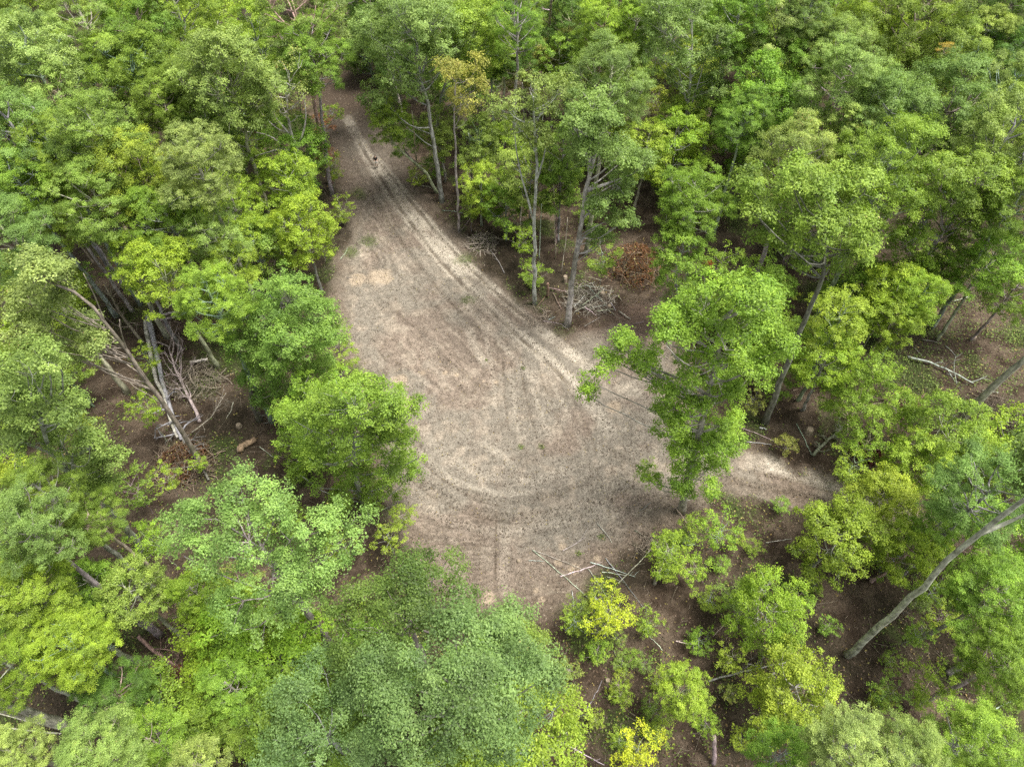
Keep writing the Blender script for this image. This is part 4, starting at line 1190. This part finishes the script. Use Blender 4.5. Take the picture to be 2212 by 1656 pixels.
# the fallen trees on the left
dead("fallen_tree", "fallen twin-stemmed trunk, its left stem, lying pale in the left deadfall", "fallen tree", [(314,690),(318,725),(330,785),(345,830),(356,860),(368,905),(384,945)], 0.24, 'pale', [0.9,0.8,0.7,0.6,0.6,0.5,0.5], 0, taper=0.55)
dead("fallen_tree", "fallen twin-stemmed trunk, its right stem with the snapped reddish butt", "fallen tree", [(318,682),(328,718),(340,770),(352,825),(362,860),(378,905),(392,950)], 0.28, 'grey', [1.0,0.9,0.8,0.7,0.6,0.6,0.5], 8, 2.2, 1, taper=0.45, t0=0.65)
dead("fallen_tree", "grey toppled tree with upturned bare boughs right of the twin trunk", "fallen tree", [(432,912),(420,880),(400,842),(380,800),(365,750)], 0.17, 'grey', [0.2,0.4,0.7,1.0,1.3], 16, 2.6, 2, taper=0.3, up=0.7)
dead("fallen_tree", "dark fallen trunk running down from the twin trunk into the brown brush", "fallen tree", [(372,900),(400,960),(430,1000),(450,1035)], 0.20, 'dark', 0.3, 10, 2.0, 1)
dead("fallen_tree", "dark fallen trunk slanting behind the twin trunk's upper end", "fallen tree", [(310,740),(275,700),(250,660),(225,615)], 0.18, 'brown', [0.5,0.8,1.0,1.2], 12, 2.5, 1)
dead("fallen_tree", "thin forked bare tree lying across the brown litter right of the twin trunk", "fallen tree", [(415,935),(455,905),(490,850)], 0.06, 'grey', [0.3,0.9,1.4], 10, 1.8, 1)
dead("fallen_tree", "grey bare limb with mossy top lying on the right-hand slope", "fallen tree", [(1960,772),(2010,785),(2055,805),(2100,830)], 0.12, 'grey', 0.4, 6, 1.6, 1)
dead("fallen_tree", "short pale trunk piece slanting on the slope right of the crossing limbs", "fallen tree", [(1975,650),(2005,670),(2030,690)], 0.2, 'grey', 0.5)
dead("fallen_tree", "fallen trunk with fanned dead twigs in the lower left brown brush", "fallen tree", [(300,1375),(345,1415),(400,1450),(460,1500)], 0.15, 'brown', [0.8,0.6,0.5,0.4], 18, 2.0, 1)
dead("fallen_tree", "second fallen trunk lying beside the fanned one in the brown brush", "fallen tree", [(330,1440),(375,1462),(405,1475)], 0.15, 'grey', 0.4)
dead("fallen_tree", "small fallen tree with splayed grey roots right of the spur track", "fallen tree", [(1755,985),(1785,955),(1820,925)], 0.16, 'dark', [0.3,0.5,0.8], 14, 1.2, 1, up=0.1, t0=0.0)
dead("fallen_tree", "long bare branch with many side twigs crossing the lower right floor", "fallen tree", [(1530,1472),(1600,1450),(1700,1430),(1760,1405)], 0.07, 'grey', 0.3, 8, 1.2, 1)
dead("log", "dark charred-looking log on the litter near the lower right corner", "log", [(2045,1455),(2080,1435),(2110,1410)], 0.24, 'dark', 0.3, taper=0.9)
dead("log", "pale half-rotten log chunk with splintered end by the brown patch", "log", [(515,970),(535,958),(552,948)], 0.34, 'brown', 0.25, taper=0.7, cut=True)
dead("log", "small pale log lying right of the grey toppled tree", "log", [(412,784),(432,781),(450,778)], 0.15, 'white', 0.3, taper=0.9)
dead("log", "pair of stacked grey logs behind the twin trunk, upper one", "log", [(340,683),(362,676),(385,672)], 0.14, 'grey', 0.6, taper=0.9)
dead("log", "pair of stacked grey logs behind the twin trunk, lower one", "log", [(336,692),(362,686),(388,682)], 0.14, 'grey', 0.2, taper=0.9)
dead("bare_pole", "short bare grey pole standing by the bottom edge right of centre", "dead trunk", [(1540,1650),(1541,1590)], 0.17, 'twig', [0.2, 2.2], taper=0.85)
dead("bare_pole", "short white snapped trunk below the huge tufted blue-green crown", "dead trunk", [(1000,1656),(1000,1632)], 0.16, 'white', [0.2, 2.5], taper=0.8)
dead("broken_snag", "dark broken snag leaning in the lime thicket on the right", "dead trunk", [(1832,800),(1848,772),(1860,735)], 0.3, 'brown', [0.2,2.2,4.5], taper=0.75)
dead("broken_snag", "dull red snapped trunk standing left of the pale-topped tree", "dead trunk", [(492,1092),(500,1060)], 0.22, 'brown', [0.1, 2.6], taper=0.85)
dead("broken_snag", "rotten upright snag behind the log heap, left of the lone tree", "dead trunk", [(1183,638),(1184,610)], 0.16, 'brown', [0.1, 1.9], taper=0.7)
dead("bare_pole", "straight grey pole trunk rising between the two brownish olive trees", "dead trunk", [(1175,175),(1185,90),(1192,-20)], 0.22, 'grey', [0.2,9,20], 6, 2.0, 1, taper=0.5)
for k, (pts, lf, lab) in enumerate([
    ([(1200,560),(1198,440),(1196,400)], [0, 7, 10], "slim grey bare stem between the forked trunk and the lone tree"),
    ([(1212,590),(1222,520),(1226,470)], [0, 4, 7], "slim pale bare stem slanting right beside the slim grey stem"),
    ([(1120,545),(1126,460),(1130,420)], [0, 5, 8], "slim white bare stem left of the forked trunk"),
    ([(1165,560),(1167,500),(1170,440)], [0, 3, 7], "very thin white stem just right of the forked trunk"),
    ([(1143,545),(1120,490),(1108,470)], [0, 3, 4.5], "bare dead stem leaning left against the shade, left of the forked trunk"),
    ([(905,392),(898,330),(890,240)], [0, 5, 13], "thin straight grey trunk by the track left of the kinked tree"),
    ([(1020,405),(1018,340),(1012,290)], [0, 5, 10], "dim grey trunk standing behind the thin olive tree"),
    ([(1135,320),(1130,240),(1128,180)], [0, 7, 13], "dim grey trunk behind the blue-green forked tree"),
    ([(2212,1500),(2150,1530),(2080,1562)], [0.4, 0.3, 0.3], "thin grey fallen pole by the bottom right corner tree"),
    ([(2060,650),(2100,640)], [0.3, 0.5], "thin dead pole lying on the right-hand slope")]):
    dead("dead_sapling", lab, "dead trunk", pts, 0.10 if k in (5, 6, 7) else 0.055, ['grey', 'pale', 'white', 'white', 'grey', 'grey', 'grey', 'grey', 'grey', 'pale'][k], lf, taper=0.6)

# the heap of cut wood left of the rust-brown brush
HEAP = [((1182,620),(1240,632),'brown',.13,.35),((1195,632),(1215,668),'brown',.10,.2),((1180,635),(1160,662),'brown',.05,.15),((1225,640),(1255,652),'pale',.13,.3),((1235,655),(1262,660),'white',.09,.35),
 ((1262,640),(1240,662),'white',.07,.5),((1258,660),(1300,628),'pale',.08,.6),((1265,618),(1305,622),'pale',.08,.45),((1272,620),(1302,652),'grey',.06,.5),((1290,618),(1312,620),'brown',.08,.6),
 ((1242,672),(1275,658),'white',.06,.4),((1262,662),(1288,682),'white',.09,.35),((1275,665),(1310,660),'pale',.05,.3),((1290,672),(1325,668),'grey',.05,.25),((1312,668),(1340,690),'pale',.05,.2),
 ((1336,672),(1362,690),'white',.12,.2),((1320,655),(1330,672),'pale',.06,.4),((1262,705),(1298,685),'white',.04,.12),((1332,710),(1372,700),'brown',.05,.12),((1372,700),(1392,694),'pale',.04,.12),
 ((1172,692),(1215,700),'pale',.05,.12),((1185,690),(1200,682),'white',.06,.15),((1212,700),(1228,712),'pale',.04,.1),((1330,718),(1334,700),'white',.04,.12),((1250,622),(1285,610),'pale',.05,.3),((1300,606),(1270,598),'grey',.04,.3)]
for a, b, c, r, l in HEAP:
    dead("cut_branch", "bleached cut branch lying in the wood heap beside the rust-brown brush", "branch", [a, ((a[0]+b[0])/2, (a[1]+b[1])/2), b], r * 0.62, c, l, 2 if r < .09 else 0, 0.8, 0, group="cut branches in the wood heap", cut=r > .07)
stump("pale cut stump on the right of the wood heap", 1315, 668, 0.3, 0.5)
stump("tall grey stump behind the lone leaning tree", 1220, 608, 0.33, 0.8)
stump("round grey stump top in the wood heap beside the crossed branches", 1300, 640, 0.4, 0.5)
stump("pale wide stump with a notch by the spur track", 1745, 935, 0.5, 0.5)
stump("small pale stump on the slope at the right edge", 2098, 735, 0.35, 0.35)
stump("round pale stump on the brown floor below the yellow young tree", 1311, 1472, 0.26, 0.3)
stump("broad pale stump in the left deadfall by the brown patch", 517, 922, 0.35, 0.25)
stump("small dark stump hidden at the left edge among lime leaves", 88, 1452, 0.35, 0.6)
stump("grey stump at the clearing's near end in the damp soil", 1120, 1212, 0.2, 0.12)

# single poles and branches on the open ground
STICKS = [
 ((1150,1187),(1280,1300),'pale',.05,"long pole angling down-right from the near end of the clearing"),
 ((1150,1187),(1260,1230),'pale',.04,"thin pole crossing the top of the angling long pole"),
 ((1142,1210),(1175,1212),'white',.03,"short white twig left of the long angling pole"),
 ((1275,1214),(1372,1245),'white',.05,"pale pole lying across the crossed pair above the yellow tree"),
 ((1308,1205),(1390,1315),'grey',.045,"grey pole running down-right behind the bright yellow tree"),
 ((1335,1260),(1425,1165),'pale',.05,"straight pole pointing up-right to the lime young tree"),
 ((1210,1245),(1285,1220),'white',.07,"thick crooked bough at the middle of the crossed poles"),
 ((1270,1228),(1310,1290),'grey',.05,"grey pole fanning down from the crooked bough"),
 ((1300,1235),(1352,1242),'white',.04,"short pale pole right of the crooked bough"),
 ((1310,1245),(1350,1258),'grey',.035,"thin twig below the short pale pole"),
 ((1275,1280),(1295,1302),'white',.06,"snapped white stick left of the bright yellow tree"),
 ((1235,1275),(1238,1322),'pale',.035,"upright-looking thin stick below the long angling pole"),
 ((1215,1190),(1265,1160),'pale',.03,"thin stick on damp soil above the crossed poles"),
 ((1290,1130),(1322,1172),'pale',.045,"pale stick at the clearing's near right rim"),
 ((1270,1140),(1245,1175),'grey',.03,"curved grey twig at the near end of the clearing"),
 ((1370,1145),(1440,1185),'dark',.05,"dark thin pole on the rim right of the near end"),
 ((1405,1085),(1380,1105),'dark',.05,"short dark stick on the soil left of the big bright tree's foot"),
 ((1180,1585),(1305,1652),'white',.07,"long white pole at the bottom edge right of the oak"),
 ((1195,1570),(1240,1590),'pale',.05,"pale branch above the long white pole"),
 ((1245,1575),(1240,1630),'white',.05,"white stick standing out beside the long white pole"),
 ((1265,1535),(1300,1470),'grey',.03,"faint grey pole on the brown floor left of the round stump"),
 ((1325,1405),(1350,1470),'grey',.03,"thin stick running from the yellow tree down to the floor"),
 ((1460,1385),(1510,1395),'white',.07,"white branch at the left of the lower right thicket"),
 ((1655,1412),(1700,1413),'white',.08,"short white log between the two lower right lime trees"),
 ((1615,1432),(1640,1440),'white',.06,"small white branch left of the short white log"),
 ((1430,1405),(1400,1375),'pale',.04,"pale twig right of the bright yellow tree"),
 ((1575,1332),(1540,1375),'grey',.035,"paired thin grey sticks in the lower right thicket"),
 ((1655,1170),(1710,1162),'pale',.04,"pale stick on the litter right of the lime thicket edge"),
 ((1590,920),(1670,955),'white',.05,"long white stick on the red-brown litter beyond the spur track"),
 ((1612,955),(1665,962),'white',.04,"curved white stick above the spur track"),
 ((1720,915),(1752,985),'pale',.05,"pale pole crossing the litter left of the wide notched stump"),
 ((1812,960),(1840,1008),'grey',.04,"grey pole leaning over the spur track's upper rim"),
 ((1640,925),(1655,930),'white',.1,"little white wood block on the red-brown litter"),
 ((2085,880),(2170,893),'white',.05,"white stick on the slope left of the slanting grey trunk"),
 ((2120,845),(2155,850),'white',.06,"short white stick by the small stump on the right slope"),
 ((2040,750),(2060,772),'white',.05,"short bleached stick in the green patch on the right slope"),
 ((1990,735),(2030,745),'grey',.05,"grey twig left of the bleached stick on the right slope"),
 ((1990,770),(1960,740),'grey',.04,"thin dead twig on the right slope above the mossy limb"),
 ((2050,1078),(2085,1055),'white',.07,"pale splintered branch at the slanting trunk's foot"),
 ((990,505),(1020,465),'grey',.05,"grey branch leaning beside the thin olive tree's foot"),
 ((1090,590),(1060,540),'grey',.07,"dead grey pole leaning right of the pale twig heap"),
 ((955,455),(1000,462),'grey',.05,"grey branch at the foot of the kinked tree"),
 ((505,870),(490,905),'grey',.06,"grey stick on the brown litter left of the dark slanting trunk"),
 ((560,965),(590,985),'pale',.04,"thin pale stick by the pale half-rotten log"),
 ((545,1075),(555,1010),'brown',.05,"brown pole standing out on the brown patch at left"),
 ((380,1620),(470,1580),'pale',.04,"thin pale pole on the bare brown ground near the bottom left"),
 ((450,1585),(570,1625),'grey',.04,"long thin stick crossing the bare brown ground near the bottom left"),
 ((748,600),(772,598),'dark',.03,"dark twig on the tan patch at the clearing's left side"),
 ((735,560),(752,535),'white',.03,"white twig at the clearing's left rim above the tan patch"),
]
for a, b, c, r, lab in STICKS:
    dead("fallen_branch", lab, "branch", [a, ((a[0]+b[0])/2+2, (a[1]+b[1])/2), b], r * 0.8, c, 0.1, 3 if r >= .05 and abs(a[0]-b[0])+abs(a[1]-b[1]) > 60 else 0, 0.7, 0)

brush("rust-brown heap of cut tops with dead leaves right of the wood heap",1370,578,62,170,(0.19,0.14,0.10),(0.20,0.10,0.048,0.08),6500,2.3,3.6,0.8)
brush("pale grey twig heap on the right side of the track",1040,528,34,150,(0.42,0.36,0.30),None,0,0.6,1.8)
brush("tangle of grey-brown twigs and dead leaves left of the clearing",400,1000,60,190,(0.20,0.155,0.115),(0.17,0.09,0.05,0.05),4200,1.0)
brush("grey branch tangle right of the fallen twin trunk",425,830,56,150,(0.27,0.23,0.18),None,0,1.4)
brush("brown leafy brush heap at the lower left among the trees",375,1490,66,170,(0.15,0.11,0.08),(0.18,0.085,0.045,0.05),5200,1.2)
brush("dark tangle of twigs behind the fallen twin trunk",270,640,44,90,(0.16,0.12,0.09),None,0,1.2)
brush("long heap of bleached brown twigs at the right edge",2150,905,66,260,(0.25,0.20,0.155),None,0,1.6,4.0)
brush("reddish-brown dead twig bush left of the slanting trunk",1950,880,36,110,(0.20,0.13,0.10),(0.16,0.06,0.045,0.0),900,1.6)
brush("maroon-leaved dead brush above the spur track's end",1870,985,34,60,(0.15,0.10,0.08),(0.13,0.045,0.035,0.02),1800,0.9)
brush("dark brush heap on the upper right-hand slope",2055,622,54,120,(0.17,0.13,0.10),None,0,1.2)
brush("loose bleached twigs filling the wood heap by the lone leaning tree",1270,650,58,170,(0.40,0.36,0.30),None,0,0.5,2.2,0.6)
brush("small twig heap in the damp soil beside the crossed poles",1395,1175,28,70,(0.20,0.165,0.13),None,0,0.4,1.6)
brush("scatter of twigs at the foot of the lone leaning tree's heap",1160,680,34,60,(0.34,0.28,0.22),None,0,0.3,1.6)
brush("low twig heap under the brown oaks of the upper right gap",1445,300,40,60,(0.22,0.17,0.13),(0.16,0.08,0.05,0.05),1200,0.6)
brush("twiggy heap at the bottom edge below the huge tufted blue-green crown",1060,1640,40,80,(0.25,0.19,0.15),(0.20,0.10,0.06,0.05),1200,0.6)
brush("fan of bare roots and twigs in the green gap left of the oak",420,1340,30,60,(0.26,0.20,0.16),None,0,1.0,2.2)

scatter_leaves("ground_cover", "green ferny plants among the deadfall on the right-hand slope", np.vstack([at_z(1930 + 280 * u, 600 + 260 * v)[None, :2] + rg_.randn(60, 2) * 0.8 for u, v in rg_.rand(60, 2)]), 0.17, (0.15, 0.22, 0.05, 0.03), rg_, 0.05, 1.0, 0.5)

# ---------------------------------------------------------------- the strip of road far off at the top edge
def road():
    asphalt = plain_material("road_gravel", (0.30, 0.27, 0.24), 0.95, 0.2, 2.0)
    a = at_z(1575, -70)[:2]; b = at_z(1760, 60)[:2]
    P = smooth_line(np.array([a - (b - a) * 0.8, a, b, b + (b - a) * 0.3]), 24)
    d = np.gradient(P, axis=0); nrm = np.stack([-d[:, 1], d[:, 0]], 1); nrm /= np.linalg.norm(nrm, axis=1)[:, None]
    l = P + nrm * 1.9; r = P - nrm * 1.9
    V = np.vstack([np.column_stack([l, ground_z(l[:, 0], l[:, 1]) + 0.25]), np.column_stack([r, ground_z(r[:, 0], r[:, 1]) + 0.25])])
    n = len(P); F = [[i, n + i, n + i + 1, i + 1] for i in range(n - 1)]
    tag(obj("road", mesh_np("road", V, F, asphalt)), kind='structure')
road()

# ---------------------------------------------------------------- the person on the track
def person():
    skin = plain_material("skin", (0.50, 0.33, 0.25), 0.6, 0.05)
    shirt = plain_material("dark_cloth", (0.030, 0.024, 0.028), 0.9, 0.2)
    white = plain_material("white_cloth", (0.80, 0.77, 0.74), 0.9, 0.05)
    hairm = plain_material("hair", (0.02, 0.015, 0.012), 0.7, 0.2)
    shoe = plain_material("shoe", (0.05, 0.045, 0.04), 0.8, 0.1)
    foot = at_z(814, 361, 0)
    e = empty("person", (foot[0], foot[1], ground_z(foot[0], foot[1]) - 0.02))
    e.rotation_euler = (0, 0, math.radians(14))
    def skinned(name, verts, edges, rad, mat, lv=2, root=0):
        me = bpy.data.meshes.new(name); me.from_pydata(verts, edges, [])
        o = bpy.data.objects.new(name, me); COL.objects.link(o)
        m = o.modifiers.new("skin", 'SKIN'); m.use_smooth_shade = True
        sv = me.skin_vertices[0].data
        for i, r in enumerate(rad):
            sv[i].radius = (r, r) if not isinstance(r, tuple) else r
            sv[i].use_root = (i == root)
        o.modifiers.new("sub", 'SUBSURF').levels = lv; o.modifiers[-1].render_levels = lv
        me.materials.append(mat)
        dg = bpy.context.evaluated_depsgraph_get()
        nm = bpy.data.meshes.new_from_object(o.evaluated_get(dg))
        bpy.data.objects.remove(o)
        o2 = bpy.data.objects.new(name, nm); COL.objects.link(o2); o2.parent = e
        return o2
    V = []; E = []; R = []
    def chain(start, pts):
        prev = start
        for p, r in pts:
            V.append(p); R.append(r); i = len(V) - 1
            if prev is not None: E.append((prev, i))
            prev = i
        return prev
    chain(None, [((0, 0, 0.96), (0.155, 0.11))])
    chest = chain(0, [((0, 0, 1.12), (0.135, 0.10)), ((0, 0.01, 1.30), (0.16, 0.115)), ((0, 0.01, 1.43), (0.12, 0.09))])
    head = chain(chest, [((0, -0.005, 1.52), 0.058), ((0, -0.025, 1.60), (0.075, 0.085)), ((0, -0.03, 1.68), (0.078, 0.096)), ((0, -0.025, 1.745), (0.055, 0.065))])
    for s in (-1, 1):
        st = 0.10 * s
        k = chain(0, [((0.10 * s, 0, 0.88), 0.092), ((0.105 * s, -0.02 - st, 0.50), 0.058), ((0.105 * s, -0.005 - st * .4, 0.30), 0.055), ((0.105 * s, 0.02 + st * .2, 0.09), 0.037), ((0.11 * s, -0.09 + st * .2, 0.045), 0.036), ((0.115 * s, -0.15 + st * .2, 0.035), 0.026)])
        w = chain(chest, [((0.17 * s, 0.01, 1.42), 0.062), ((0.225 * s, 0.03, 1.14), 0.044), ((0.20 * s, -0.14, 1.02), 0.036), ((0.15 * s, -0.24, 1.06), 0.026)])
        # the hand: palm, four bent fingers and a thumb
        pm = chain(w, [((0.135 * s, -0.29, 1.07), (0.036, 0.018))])
        for q, dx in enumerate((-0.030, -0.010, 0.010, 0.030)):
            ln = (0.062, 0.074, 0.078, 0.068)[q]
            bx = 0.135 * s + dx
            chain(pm, [((bx, -0.315, 1.075), 0.010), ((bx, -0.315 - ln * .55, 1.08), 0.009), ((bx, -0.315 - ln * .85, 1.06), 0.008)])
        chain(pm, [((0.135 * s - 0.045 * s, -0.295, 1.09), 0.011), ((0.135 * s - 0.06 * s, -0.325, 1.10), 0.009)])
    body = skinned("body", V, E, R, skin, 2)
    # face: nose, eyes, mouth, ears
    def blob(name, c, r, mat, parent):
        u = np.linspace(0, math.pi, 7); v = np.arange(10) * 2 * math.pi / 10
        P = [(c[0] + r[0] * math.sin(a) * math.cos(b), c[1] + r[1] * math.sin(a) * math.sin(b), c[2] + r[2] * math.cos(a)) for a in u for b in v]
        F = [(i * 10 + j, i * 10 + (j + 1) % 10, (i + 1) * 10 + (j + 1) % 10, (i + 1) * 10 + j) for i in range(6) for j in range(10)]
        o = obj(name, mesh_np(name, P, F, mat, 4, smooth=True), e)
        return o
    blob("nose", (0, -0.128, 1.655), (0.014, 0.02, 0.024), skin, e)
    for s in (-1, 1):
        blob("eye", (0.031 * s, -0.112, 1.685), (0.012, 0.010, 0.008), hairm, e)
        blob("ear", (0.080 * s, -0.02, 1.665), (0.012, 0.022, 0.034), skin, e)
    blob("mouth", (0, -0.112, 1.612), (0.024, 0.008, 0.006), plain_material("lips", (0.35, 0.14, 0.12), 0.6, 0.05), e)
    blob("hair", (0, 0.0, 1.715), (0.090, 0.098, 0.075), hairm, e)
    skinned("shirt", [(0, 0, 0.97), (0, 0, 1.12), (0, 0.01, 1.30), (0, 0.01, 1.44), (0.175, 0.01, 1.43), (0.222, 0.025, 1.20), (-0.175, 0.01, 1.43), (-0.222, 0.025, 1.20)],
            [(0, 1), (1, 2), (2, 3), (3, 4), (4, 5), (3, 6), (6, 7)], [(0.175, 0.13), (0.165, 0.125), (0.185, 0.14), (0.135, 0.105), 0.08, 0.072, 0.08, 0.072], shirt)
    skinned("shorts", [(0, 0, 0.98), (0, 0, 0.90), (0.105, -0.01, 0.80), (0.115, -0.06, 0.52), (-0.105, 0.01, 0.80), (-0.115, 0.03, 0.52)],
            [(0, 1), (1, 2), (2, 3), (1, 4), (4, 5)], [(0.165, 0.125), (0.17, 0.13), 0.115, 0.10, 0.115, 0.10], white)
    for s in (-1, 1):
        st = 0.10 * s
        skinned("shoe", [(0.105 * s, 0.05 + st * .2, 0.055), (0.11 * s, -0.06 + st * .2, 0.05), (0.115 * s, -0.17 + st * .2, 0.04)], [(0, 1), (1, 2)], [0.05, 0.05, 0.036], shoe)
    tag(e, "person in a dark top and white shorts standing on the far dirt track", "person")
person()
